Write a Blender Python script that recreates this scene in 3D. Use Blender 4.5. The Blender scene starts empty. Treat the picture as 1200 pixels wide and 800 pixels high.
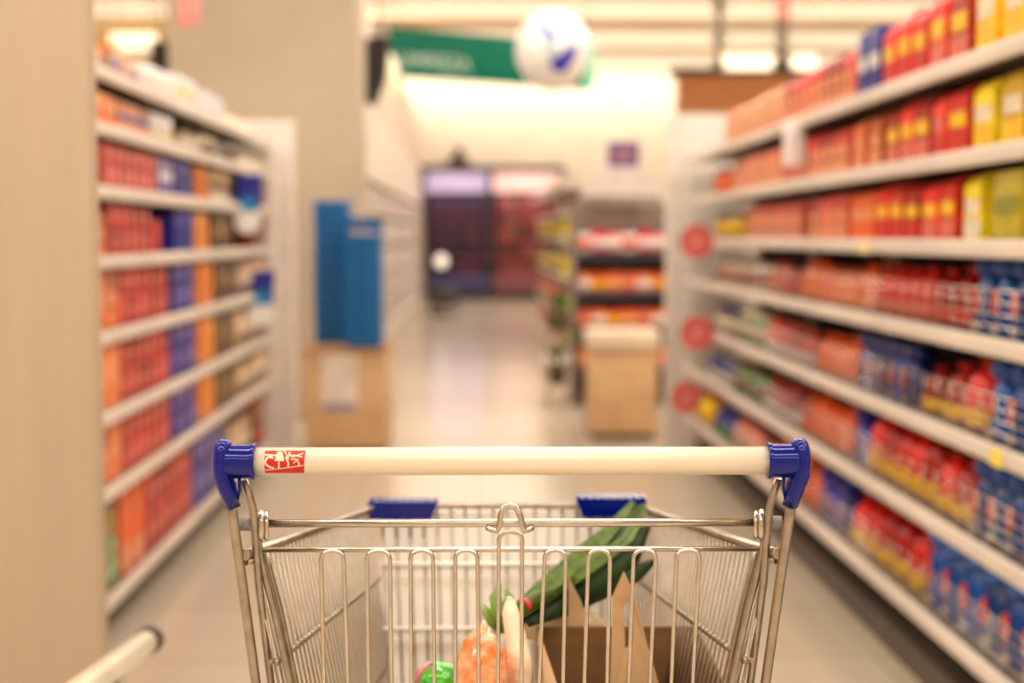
import bpy, bmesh, math, random
from mathutils import Vector, Matrix
random.seed(7)
C = bpy.context.scene
COL = C.collection
R = math.radians
# ---------------------------------------------------------------- camera, world, exposure, lights
H = 1.27; PITCH = R(4.254); YAW = R(1.374); F = 1667.0
cd = bpy.data.cameras.new('camera'); cam = bpy.data.objects.new('camera', cd); COL.objects.link(cam)
cam.location = (0, 0, H); cam.rotation_euler = (R(90) - PITCH, 0, -YAW)
cd.sensor_width = 36; cd.lens = 50.0; cd.clip_end = 200; cd.clip_start = 0.05
cd.dof.use_dof = True; cd.dof.focus_distance = 1.46; cd.dof.aperture_fstop = 2.7
C.camera = cam
C.view_settings.view_transform = 'Standard'; C.view_settings.look = 'None'
C.view_settings.gamma = 1; C.view_settings.exposure = -0.33
w = bpy.data.worlds.new('world'); C.world = w; w.use_nodes = True
w.node_tree.nodes['Background'].inputs[0].default_value = (1, .88, .74, 1)
w.node_tree.nodes['Background'].inputs[1].default_value = 0.4
CEIL = 4.62
LAMP_COL = (1.0, .93, .83)
def area(name, loc, sx, sy, power, rot=(0, 0, 0), col=LAMP_COL):
    l = bpy.data.lights.new(name, 'AREA'); l.shape = 'RECTANGLE'; l.size = sx; l.size_y = sy
    l.energy = power; l.color = col
    o = bpy.data.objects.new(name, l); COL.objects.link(o); o.location = loc; o.rotation_euler = rot
    return o
BEAMS = [19.9, 22.85, 25.8, 16.9, 13.9, 10.9, 7.9, 4.9, 1.9, -1.1, -4.1]
for yb in BEAMS:
    area('ceiling_lamp', (0.3, yb, 4.275), 13.0, .34, 250 if yb > 18 else 330)
# cove lamp washing the far wall
area('wall_washer', (0.5, 28.3, 4.5), 9.0, .2, 150, (R(35), 0, 0), (1, .92, .80))

# ---------------------------------------------------------------- helpers
def lin(c):
    return tuple(((v / 12.92) if v <= .04045 else ((v + .055) / 1.055) ** 2.4) for v in [q / 255 for q in c])
MATS = {}
def mat(name, rgb, rough=.5, metal=0., var=.06, scale=8., bump=0., spec=.5, coat=0., emit=0., stretch=None, rgb2=None, trans=0.):
    if name in MATS: return MATS[name]
    m = bpy.data.materials.new(name); m.use_nodes = True; nt = m.node_tree
    b = nt.nodes['Principled BSDF']; c = lin(rgb)
    b.inputs['Roughness'].default_value = rough; b.inputs['Metallic'].default_value = metal
    b.inputs['Specular IOR Level'].default_value = spec
    b.inputs['Coat Weight'].default_value = coat
    b.inputs['Transmission Weight'].default_value = trans
    tc = nt.nodes.new('ShaderNodeTexCoord'); mp = nt.nodes.new('ShaderNodeMapping')
    if stretch: mp.inputs['Scale'].default_value = stretch
    nz = nt.nodes.new('ShaderNodeTexNoise'); nz.inputs['Scale'].default_value = scale; nz.inputs['Detail'].default_value = 4
    nt.links.new(tc.outputs['Object'], mp.inputs[0]); nt.links.new(mp.outputs[0], nz.inputs['Vector'])
    rp = nt.nodes.new('ShaderNodeValToRGB')
    c2 = lin(rgb2) if rgb2 else tuple(v * (1 - 2 * var) for v in c)
    rp.color_ramp.elements[0].color = (*c2, 1); rp.color_ramp.elements[1].color = (*[min(1, v * (1 + var)) for v in c], 1)
    rp.color_ramp.elements[0].position = .35; rp.color_ramp.elements[1].position = .65
    nt.links.new(nz.outputs[0], rp.inputs[0]); nt.links.new(rp.outputs[0], b.inputs['Base Color'])
    if bump:
        bp = nt.nodes.new('ShaderNodeBump'); bp.inputs['Strength'].default_value = bump; bp.inputs['Distance'].default_value = .01
        nt.links.new(nz.outputs[0], bp.inputs['Height']); nt.links.new(bp.outputs[0], b.inputs['Normal'])
    if emit:
        nt.links.new(rp.outputs[0], b.inputs['Emission Color']); b.inputs['Emission Strength'].default_value = emit
    MATS[name] = m
    return m
class MB:
    def __init__(s): s.v = []; s.f = []; s.sm = []
    def add(s, v, f, smooth=False):
        n = len(s.v); s.v += [tuple(p) for p in v]
        for q in f: s.f.append(tuple(i + n for i in q)); s.sm.append(smooth)
        return s
    def box(s, x0, y0, z0, x1, y1, z1, ch=0.):
        if x1 < x0: x0, x1 = x1, x0
        if y1 < y0: y0, y1 = y1, y0
        if z1 < z0: z0, z1 = z1, z0
        if not ch:
            v = [(x, y, z) for z in (z0, z1) for y in (y0, y1) for x in (x0, x1)]
            return s.add(v, [(0, 2, 3, 1), (4, 5, 7, 6), (0, 1, 5, 4), (2, 6, 7, 3), (0, 4, 6, 2), (1, 3, 7, 5)])
        bm = bmesh.new(); bmesh.ops.create_cube(bm, size=1)
        for q in bm.verts:
            q.co = Vector(((x0 + x1) / 2 + q.co.x * (x1 - x0), (y0 + y1) / 2 + q.co.y * (y1 - y0), (z0 + z1) / 2 + q.co.z * (z1 - z0)))
        bmesh.ops.bevel(bm, geom=bm.edges[:], offset=ch, segments=2, profile=.5, affect='EDGES')
        bm.verts.index_update()
        s.add([q.co for q in bm.verts], [[q.index for q in f.verts] for f in bm.faces], True); bm.free()
        return s
    def tube(s, pts, r, n=8, closed=False, ell=None):
        pts = [Vector(p) for p in pts]; k = len(pts)
        rs = r if isinstance(r, (list, tuple)) else [r] * k
        tan = []
        for i in range(k):
            a = pts[(i - 1) % k] if (closed or i > 0) else pts[0]
            b = pts[(i + 1) % k] if (closed or i < k - 1) else pts[-1]
            tan.append((b - a).normalized())
        ref = Vector((0, 1, 0)) if abs(tan[0].y) < .8 else Vector((1, 0, 0))
        u = (ref - tan[0] * ref.dot(tan[0])).normalized()
        v = []
        for i in range(k):
            u = (u - tan[i] * u.dot(tan[i])).normalized(); w_ = tan[i].cross(u)
            for j in range(n):
                a = 2 * math.pi * j / n
                e = ell or (1, 1)
                v.append(pts[i] + u * math.cos(a) * rs[i] * e[0] + w_ * math.sin(a) * rs[i] * e[1])
        f = []
        for i in range(k if closed else k - 1):
            for j in range(n):
                a = i * n + j; b = i * n + (j + 1) % n; i2 = (i + 1) % k
                f.append((a, b, i2 * n + (j + 1) % n, i2 * n + j))
        s.add(v, f, True)
        if not closed:
            m = len(s.v) - len(v)
            s.f.append(tuple(m + j for j in reversed(range(n)))); s.sm.append(False)
            s.f.append(tuple(m + (k - 1) * n + j for j in range(n))); s.sm.append(False)
        return s
    def lathe(s, prof, c=(0, 0, 0), n=16, axis='z', ell=(1, 1)):
        v = []; k = len(prof)
        for (r, h) in prof:
            for j in range(n):
                a = 2 * math.pi * j / n; x = r * math.cos(a) * ell[0]; y = r * math.sin(a) * ell[1]
                p = (x, y, h) if axis == 'z' else ((h, x, y) if axis == 'x' else (y, h, x))
                v.append((c[0] + p[0], c[1] + p[1], c[2] + p[2]))
        f = [(i * n + j, i * n + (j + 1) % n, (i + 1) * n + (j + 1) % n, (i + 1) * n + j) for i in range(k - 1) for j in range(n)]
        f.append(tuple(reversed(range(n)))); f.append(tuple((k - 1) * n + j for j in range(n)))
        s.add(v, f, True); s.sm[-1] = s.sm[-2] = False
        return s
    def prism(s, poly, y0, y1):
        n = len(poly)
        v = [(x, y0, z) for x, z in poly] + [(x, y1, z) for x, z in poly]
        f = [tuple(range(n)), tuple(n + i for i in reversed(range(n)))] + [(i, i + n, (i + 1) % n + n, (i + 1) % n) for i in range(n)]
        return s.add(v, f)
    def build(s, name, m, parent=None, loc=None, rot=None):
        me = bpy.data.meshes.new(name); me.from_pydata(s.v, [], s.f); me.update()
        for p, q in zip(me.polygons, s.sm): p.use_smooth = q
        bm = bmesh.new(); bm.from_mesh(me); bmesh.ops.recalc_face_normals(bm, faces=bm.faces[:]); bm.to_mesh(me); bm.free()
        me.materials.append(m)
        o = bpy.data.objects.new(name, me); COL.objects.link(o)
        if parent: o.parent = parent
        if loc: o.location = loc
        if rot: o.rotation_euler = rot
        return o
KIDS = {}
def tag(o, label=None, cat=None, group=None, kind=None):
    if label: o['label'] = label
    if cat: o['category'] = cat
    if group: o['group'] = group
    if kind: o['kind'] = kind
    return o
def thing(name, loc, label, cat, group=None, rz=0):
    o = bpy.data.objects.new(name, None); COL.objects.link(o); o.location = loc; o.rotation_euler = (0, 0, rz)
    o.empty_display_size = .05
    return tag(o, label, cat, group)
def struct(name, mb, m, parent=None):
    o = mb.build(name, m, parent)
    if not parent: o['kind'] = 'structure'
    return o
def copy_tree(o, kids):
    c = o.copy(); COL.objects.link(c)
    for ch in kids:
        d = ch.copy(); COL.objects.link(d); d.parent = c
    return c
def at(px, py, Y):
    """world point on the plane at depth Y whose image is the pixel (px, py)"""
    x = (px - 600) / F; y = (400 - py) / F
    fw = math.cos(PITCH) + y * math.sin(PITCH); up = -math.sin(PITCH) + y * math.cos(PITCH)
    wx = x * math.cos(YAW) + fw * math.sin(YAW); wy = -x * math.sin(YAW) + fw * math.cos(YAW)
    return Vector((wx / wy * Y, Y, H + up / wy * Y))
ORD = ['first', 'second', 'third', 'fourth', 'fifth', 'sixth', 'seventh', 'eighth', 'ninth', 'tenth', 'eleventh', 'twelfth',
       'thirteenth', 'fourteenth', 'fifteenth', 'sixteenth', 'seventeenth', 'eighteenth', 'nineteenth', 'twentieth']

# ---------------------------------------------------------------- materials
M_WHITE = mat('white shelf steel', (226, 214, 202), .45, var=.03)
M_CREAM = mat('cream plaster', (234, 219, 198), .8, var=.03, scale=2)
M_TAN = mat('tan ceiling', (196, 165, 125), .9, var=.06, scale=1)
M_BEAM = mat('lit white lamp housing', (250, 236, 214), .6, var=.01, emit=.72)
M_PILLAR = mat('grey beige plaster', (182, 165, 144), .85, var=.05, scale=1.2)
M_DARK = mat('dark panel', (58, 46, 38), .7)
M_WIRE = mat('basket wire steel', (168, 156, 140), .38, 1., var=.05, scale=60)
M_CHROME = mat('bright steel wire', (206, 198, 186), .2, 1., var=.05, scale=60)
M_DULL = mat('dull steel tube', (172, 160, 145), .36, 1., var=.08, scale=60)
M_BLUE = mat('glossy blue plastic', (0, 20, 122), .13, var=.03, spec=.4)
M_HANDLE = mat('cream plastic', (234, 219, 196), .28, var=.02, scale=3)
M_CARD = mat('brown cardboard', (178, 133, 90), .85, var=.07, scale=30)
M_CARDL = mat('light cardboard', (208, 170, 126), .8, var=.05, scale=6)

# floor: polished pale slabs
fm = bpy.data.materials.new('polished beige slabs'); fm.use_nodes = True; nt = fm.node_tree; b = nt.nodes['Principled BSDF']
tc = nt.nodes.new('ShaderNodeTexCoord'); br = nt.nodes.new('ShaderNodeTexBrick'); nz = nt.nodes.new('ShaderNodeTexNoise'); mx = nt.nodes.new('ShaderNodeMixRGB')
br.offset = 0; br.inputs['Scale'].default_value = 1; br.inputs['Brick Width'].default_value = .6; br.inputs['Row Height'].default_value = .6
br.inputs['Mortar Size'].default_value = .003; br.inputs['Color1'].default_value = (*lin((208, 192, 170)), 1); br.inputs['Color2'].default_value = (*lin((202, 185, 162)), 1)
br.inputs['Mortar'].default_value = (*lin((160, 140, 115)), 1)
nz.inputs['Scale'].default_value = 1.3; nz.inputs['Detail'].default_value = 5; mx.blend_type = 'MULTIPLY'; mx.inputs[0].default_value = .22
nt.links.new(tc.outputs['Object'], br.inputs['Vector']); nt.links.new(tc.outputs['Object'], nz.inputs['Vector'])
nt.links.new(br.outputs['Color'], mx.inputs[1]); nt.links.new(nz.outputs[0], mx.inputs[2]); nt.links.new(mx.outputs[0], b.inputs['Base Color'])
b.inputs['Roughness'].default_value = .19; b.inputs['Specular IOR Level'].default_value = .6
# ---------------------------------------------------------------- setting
struct('floor', MB().box(-10, -7, -.05, 10, 29.5, 0), fm)
struct('ceiling', MB().box(-10, -7, CEIL, 10, 29.5, CEIL + .1), M_TAN)
struct('wall_back', MB().box(-10, 29, 0, 10, 29.2, CEIL), M_CREAM)
struct('wall_left', MB().box(-10.1, -7, 0, -10, 29.2, CEIL), M_CREAM)
struct('wall_right', MB().box(10, -7, 0, 10.1, 29.2, CEIL), M_CREAM)
struct('wall_front', MB().box(-10, -7.1, 0, 10, -7, CEIL), M_CREAM)
M_DIFF = mat('lamp diffuser', (255, 238, 205), .5, emit=1.2)
for i, yb in enumerate(sorted(BEAMS)):
    bt = thing('ceiling_light', (.3, yb, 4.3), 'long white ceiling light rail running across the shop, ' + (ORD[len(BEAMS) - 1 - i] + ' counted from the far wall'), 'ceiling light', 'long ceiling light rails')
    MB().box(-9.6, -.045, 0, 9.6, .045, .235).build('housing', M_BEAM, bt)
    MB().box(-9.5, -.17, -.012, 9.5, .17, 0).build('diffuser', M_DIFF, bt)
    for x in (-7, -2.4, 2.4, 7):
        MB().tube([(x, 0, .235), (x, 0, CEIL - 4.3)], .01, 6).build('suspension_rod', M_DULL, bt)
# broad pillar behind the left shelving
o = struct('trim_1', MB().box(-2.12, 9.9, 0, -.86, 11.1, CEIL, .02), M_PILLAR)
# near pillar at the left edge
M_PIL2 = mat('pale wood grain laminate', (188, 168, 144), .7, var=.02, scale=2, stretch=(14, 14, .6))
struct('trim_2', MB().box(-1.85, 3.3, 0, -.885, 3.362, CEIL, .004), M_PIL2)
# left side wall beyond the pillar
struct('trim_3', MB().box(-1.8, 12.2, 2.15, -1.32, 28.9, 3.95), mat('pale wall', (226, 208, 188), .85, var=.03, scale=1))
# kiosk on the right: cream wall, brown fascia, dark coping
kx = at(795, 120, 20).x
struct('trim_4', MB().box(kx, 20, 0, 9.9, 20.2, 2.97), M_CREAM)
struct('trim_5', MB().box(kx, 19.9, 2.97, 9.9, 20.3, 3.5), mat('brown wood fascia', (176, 112, 58), .6, var=.08, scale=3, stretch=(1, 1, 8)))
struct('trim_6', MB().box(kx - .1, 19.85, 3.5, 9.9, 20.35, 3.6), M_DARK)
struct('trim_8', MB().box(-9.9, 14.4, 0, -2.5, 14.6, 3.42), mat('ochre panel', (168, 132, 80), .7, var=.05, scale=1))
# ceiling-level fascia on the back wall above the fridges
struct('trim_7', MB().box(-1.2, 28.55, 2.56, 1.75, 28.95, 2.66), M_DARK)

# ---------------------------------------------------------------- shelving bays
LIPH = .042
def bay(side, X, y0, y1, levels, topz, depth, label, group, guards=()):
    """side +1: fronts face -X. X = front plane. local origin at the front foot of the bay"""
    L = y1 - y0 - .004; s = side
    t = thing('shelving_bay', (X, y0 + .002, 0), label, 'shelving', group)
    MB().box(s * (depth), 0, .02, s * (depth + .03), L, topz).build('back_panel', mat('shade-darkened shelf back', (52, 40, 32), .8), t)  # panel colour darkened to paint the shade in gaps around the goods
    MB().box(s * .06, 0, 0, s * depth, L, .085).build('plinth', mat('plinth', (92, 80, 68), .6), t)
    for y in (0, L - .03):
        MB().box(s * (depth - .035), y, .086, s * (depth - .001), y + .03, topz - .01).build('upright', M_WHITE, t)
    for i, z in enumerate(levels):
        d = MB().box(s * .004, 0, z - .02, s * (depth - .04), L, z, 0).build('shelf', M_DECK, t)
        MB().box(-s * .012, 0, z - LIPH + .005, s * .003, L, z + .006, .003).build('price_rail', M_RAIL, d)
        if i in guards:
            g = MB()
            for k in range(4): g.tube([(s * .012, .01, z + .03 + k * .028), (s * .012, L - .01, z + .03 + k * .028)], .0026, 5)
            n = 12
            for k in range(n + 1):
                y = .01 + (L - .02) * k / n; g.tube([(s * .012, y, z), (s * .012, y, z + .118)], .0022, 5)
            g.build('wire_guard', M_CHROME, d)
    return t
M_DECK = mat('shade-darkened shelf deck', (140, 128, 116), .5, var=.03)  # deck colour darkened to paint deeper shadows between the shelves
M_RAIL = mat('price rail', (222, 208, 194), .4, var=.04, scale=3)
RX = 1.2
RL = [1.686, 1.454, 1.234, 1.007, .76, .51, .238]
RL_UP = [z + LIPH / 2 for z in RL]      # deck heights, rail centred on the measured line
BW = 1.3
for k in range(5):
    lab = '%s bay of the white right-hand shelving counted from the near end' % ORD[k]
    bay(1, RX, 1.65 + k * BW, 1.65 + (k + 1) * BW, RL_UP, 1.93, .44, lab, 'right-hand shelving bays', (3, 4, 5, 6) if k < 4 else ())
LX = -1.15
LL = [1.76, 1.59, 1.397, 1.183, .95, .70, .465, .125]
LL_UP = [z + LIPH / 2 for z in LL]
for k in range(3):
    lab = '%s bay of the white left-hand shelving counted from the near end' % ORD[k]
    bay(-1, LX, 3.66 + k * 1.41, 3.66 + (k + 1) * 1.41, LL_UP, 1.80, .44, lab, 'left-hand shelving bays')
# end panels of the two runs
t = thing('shelf_end_panel', (1.36, 8.27, 0), 'tall white end panel closing the far end of the right-hand shelving', 'panel')
MB().box(-.26, 0, 0, .32, .05, 1.97, .008).build('panel', M_WHITE, t)
MB().box(-.262, -.012, 0, -.21, .062, 1.975, .006).build('edge_profile', M_WHITE, t)
t = thing('shelf_end_panel', (-1.3, 7.93, 0), 'tall white end panel closing the far end of the left-hand shelving', 'panel')
MB().box(-.32, 0, 0, .28, .05, 1.9, .008).build('panel', M_WHITE, t)
MB().box(.23, -.012, 0, .283, .062, 1.905, .006).build('edge_profile', M_WHITE, t)

# ---------------------------------------------------------------- products
def cm(rgb, rough=.4, coat=.0, name=None):
    return mat(name or 'print %d %d %d' % rgb, tuple(int(max(0, 255 * (v / 255) ** 1.12)) for v in rgb), rough, var=.10, scale=26, coat=coat * .5, spec=.3)
RED = (214, 40, 26); YEL = (250, 200, 30); PINK = (226, 120, 98); PEACH = (240, 165, 120); ORA = (250, 112, 40); BLU = (0, 84, 160)
NAVY = (38, 46, 140); PURP = (110, 92, 165); CRE = (236, 222, 196); BRN = (120, 86, 56); OLV = (196, 176, 40); WHT = (240, 236, 232); GRN = (70, 150, 50); DRED = (170, 24, 22)
PROTO = {}
def flat_child(mb, name, m, lst):
    lst.append((mb, name, m))
def proto(kind, w, h, d, c1, c2=None, c3=None):
    """parts list for one product, front face towards -x at x=0, base z=0, width along y centred"""
    key = (kind, w, h, d, c1, c2, c3)
    if key in PROTO: return PROTO[key]
    P_ = []; c2 = c2 or c1; c3 = c3 or c2
    hw = w / 2 - .003
    if kind in ('pack', 'carton'):
        if kind == 'pack':   # paper packet with folded top and block base
            b_ = MB(); prof = [(0, 0, 1, 1), (.02, .0, 1, 1), (.80, 0, 1, 1), (.93, .1, .96, .62), (.965, .2, .95, .2)]
            v = []; 
            for (zz, _, sy, sx) in prof:
                cx = d / 2
                for (a, b__) in ((-1, -1), (1, -1), (1, 1), (-1, 1)):
                    v.append((cx + a * d / 2 * sx, b__ * hw * sy, zz * h))
            f = [(3, 2, 1, 0)] + [(i * 4 + j, i * 4 + (j + 1) % 4, (i + 1) * 4 + (j + 1) % 4, (i + 1) * 4 + j) for i in range(4) for j in range(4)] + [(16, 17, 18, 19)]
            b_.add(v, f); P_.append((b_, 'wrapper', cm(c1)))
            P_.append((MB().box(d / 2 - .004, -hw * .95, h * .955, d / 2 + .004, hw * .95, h), 'top_seal', cm(c1)))
            top = .78
        else:
            P_.append((MB().box(0, -hw, 0, d, hw, h, .003), 'carton_body', cm(c1)))
            P_.append((MB().box(.006, -hw + .006, h, d - .006, hw - .006, h + .0015), 'lid_flap', cm(c3)))
            top = .96
        P_.append((MB().box(-.0012, -hw * .96, h * .06, .001, hw * .96, h * .34), 'lower_print', cm(c3)))
        P_.append((MB().box(-.0025, -hw * .8, h * .40, .001, hw * .8, h * .62), 'label_band', cm(c2)))
    elif kind == 'bag':     # soft pillow bag, gathered neck
        b_ = MB(); n = 14; prof = [(.62, 0), (.92, .04), (1, .25), (.96, .5), (.8, .72), (.45, .84), (.2, .88)]
        v = []
        rnd = random.Random(sum(c1)); ph = [rnd.uniform(0, 6) for _ in prof]
        for i, (r, zz) in enumerate(prof):
            for j in range(n):
                a = 2 * math.pi * j / n; q = 1 + .07 * math.sin(3 * a + ph[i]) + .03 * math.sin(7 * a + ph[0])
                v.append((d / 2 + d / 2 * r * q * math.cos(a) * .93, hw * r * q * math.sin(a) * .93, zz * h))
        f = [(i * n + j, i * n + (j + 1) % n, (i + 1) * n + (j + 1) % n, (i + 1) * n + j) for i in range(len(prof) - 1) for j in range(n)]
        f += [tuple(reversed(range(n))), tuple((len(prof) - 1) * n + j for j in range(n))]
        b_.add(v, f, True); P_.append((b_, 'bag_body', cm(c1, .25, .3)))
        P_.append((MB().lathe([(.2 * hw, .86 * h), (.16 * hw, .9 * h), (.5 * hw, h)], (d / 2, 0, 0), 10), 'gathered_top', cm(c3, .3)))
        P_.append((MB().lathe([(hw * .93, .06 * h), (hw * .975, .16 * h), (hw * .985, .26 * h), (hw * .97, .33 * h)], (d / 2, 0, 0), 14, ell=(d / 2 / hw * 1.02, 1.0)), 'label_band', cm(c2, .3)))
    elif kind == 'bottle':
        r = min(w, d) / 2 - .004; k = d / 2
        P_.append((MB().lathe([(r * .85, 0), (r * .95, .01), (r, h * .2), (r * .9, h * .5), (r * .72, h * .66), (r * .5, h * .71), (r * .5, h * .74)], (k, 0, 0), 16), 'bottle_body', cm(c1, .2, .6)))
        P_.append((MB().lathe([(r * .55, h * .71), (r * .85, h * .73), (r * .98, h * .79), (r * .98, h * .87), (r * .8, h * .95), (r * .45, h * .99), (r * .15, h)], (k, 0, 0), 14), 'cap', cm(c3, .15, .8)))
        P_.append((MB().lathe([(r * .42, 0), (r * .42, .006)], (-.003 + k - r, 0, h * .42), 14, 'x', (.9, 1.5)), 'round_label', cm(c2, .3)))
        P_.append((MB().box(k - r - .003, -r * .25, h * .06, k - r + .01, r * .25, h * .13), 'lower_label', cm(CRE, .3)))
    elif kind == 'jar':
        r = min(w, d) / 2 - .003; k = d / 2
        P_.append((MB().lathe([(r * .92, 0), (r, .008), (r, h * .74), (r * .8, h * .84)], (k, 0, 0), 14), 'jar_body', cm(c1, .15, .6)))
        P_.append((MB().lathe([(r * .86, h * .84), (r * .86, h * .985), (r * .8, h)], (k, 0, 0), 14), 'lid', cm(c3, .3)))
        P_.append((MB().lathe([(r * 1.015, h * .2), (r * 1.015, h * .6)], (k, 0, 0), 14), 'label', cm(c2, .4)))
    PROTO[key] = [P_, None]
    return PROTO[key]
NAMES = {'pack': ('food_packet', 'packet'), 'carton': ('carton', 'box'), 'bag': ('food_bag', 'bag'), 'bottle': ('bottle', 'bottle'), 'jar': ('jar', 'jar')}
def product(key, loc, rz, label, group, jit=True):
    pr = proto(*key); nm, cat = NAMES[key[0]]
    if pr[1] is None:
        t = thing(nm, (0, 0, 0), 'x', cat)
        kids = [mb.build(n_, m_, t) for mb, n_, m_ in pr[0]]
        pr[1] = (t, kids); pr.append(True)
    else:
        t = copy_tree(*pr[1])
    t.location = loc; t.rotation_euler = (0, 0, rz)
    tag(t, label, cat, group)
    return t
VR = random.Random(3)
def row(side, X, z, segs, place, gcount):
    """segs: (ynear, yfar, kind, width, height, depth, colours, description, rows_deep)"""
    for sg in segs:
        y0, y1, kind, w_, h_, d_, cols, desc = sg[:8]; deep = sg[8] if len(sg) > 8 else 1
        n = max(1, int((y1 - y0 + .01) / w_)); 
        pitch = (y1 - y0) / n
        lay = 2 if (desc.startswith(('brick red', 'violet blue carton')) and h_ > .14) else 1
        h_ = round(h_ / lay, 4)
        for dd, ly_ in [(a_, b_) for a_ in range(deep) for b_ in range(lay)]:
            for i in range(n):
                x = X + side * (.024 + dd * (d_ + .012)); rz = 0 if side > 0 else math.pi
                rz += random.uniform(-.03, .03) if pitch - w_ > .004 or kind in ('bottle', 'jar') else 0
                y = y0 + (i + .5) * pitch
                extra = '' if dd == 0 else (', back row' if dd == deep - 1 else ', middle row')
                if lay == 2: extra = (', lower layer', ', upper layer')[ly_]
                lab = '%s %s from near end, %s%s' % (ORD[i], desc, place, extra)
                if n == 1: lab = '%s, %s%s' % (desc, place, extra)
                cc = cols; hh_ = h_
                if kind in ('bag', 'bottle', 'jar', 'pack', 'carton'):
                    m_ = VR.choice((.82, 1.0, 1.0, 1.12)); cc = (tuple(min(255, int(q * m_)) for q in cols[0]),) + cols[1:]
                    if kind == 'bag': hh_ = round(h_ * VR.choice((.86, .95, 1.0)), 4)
                    elif kind == 'pack': hh_ = round(h_ * VR.choice((.95, 1.0)), 4)
                    else: hh_ = h_
                product((kind, w_, hh_, d_) + cc, (x, y, z + .0005 + ly_ * (hh_ + .002)), rz, lab, '%s, %s' % (desc + 's' if not desc.endswith('s') else desc, place))
def ry(px): return 1.235 / ((px - 560) / F)
def S(a, b, *r):  # right segment from pixel columns, a > b
    return (ry(a), ry(b)) + r
PW = .128
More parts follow.
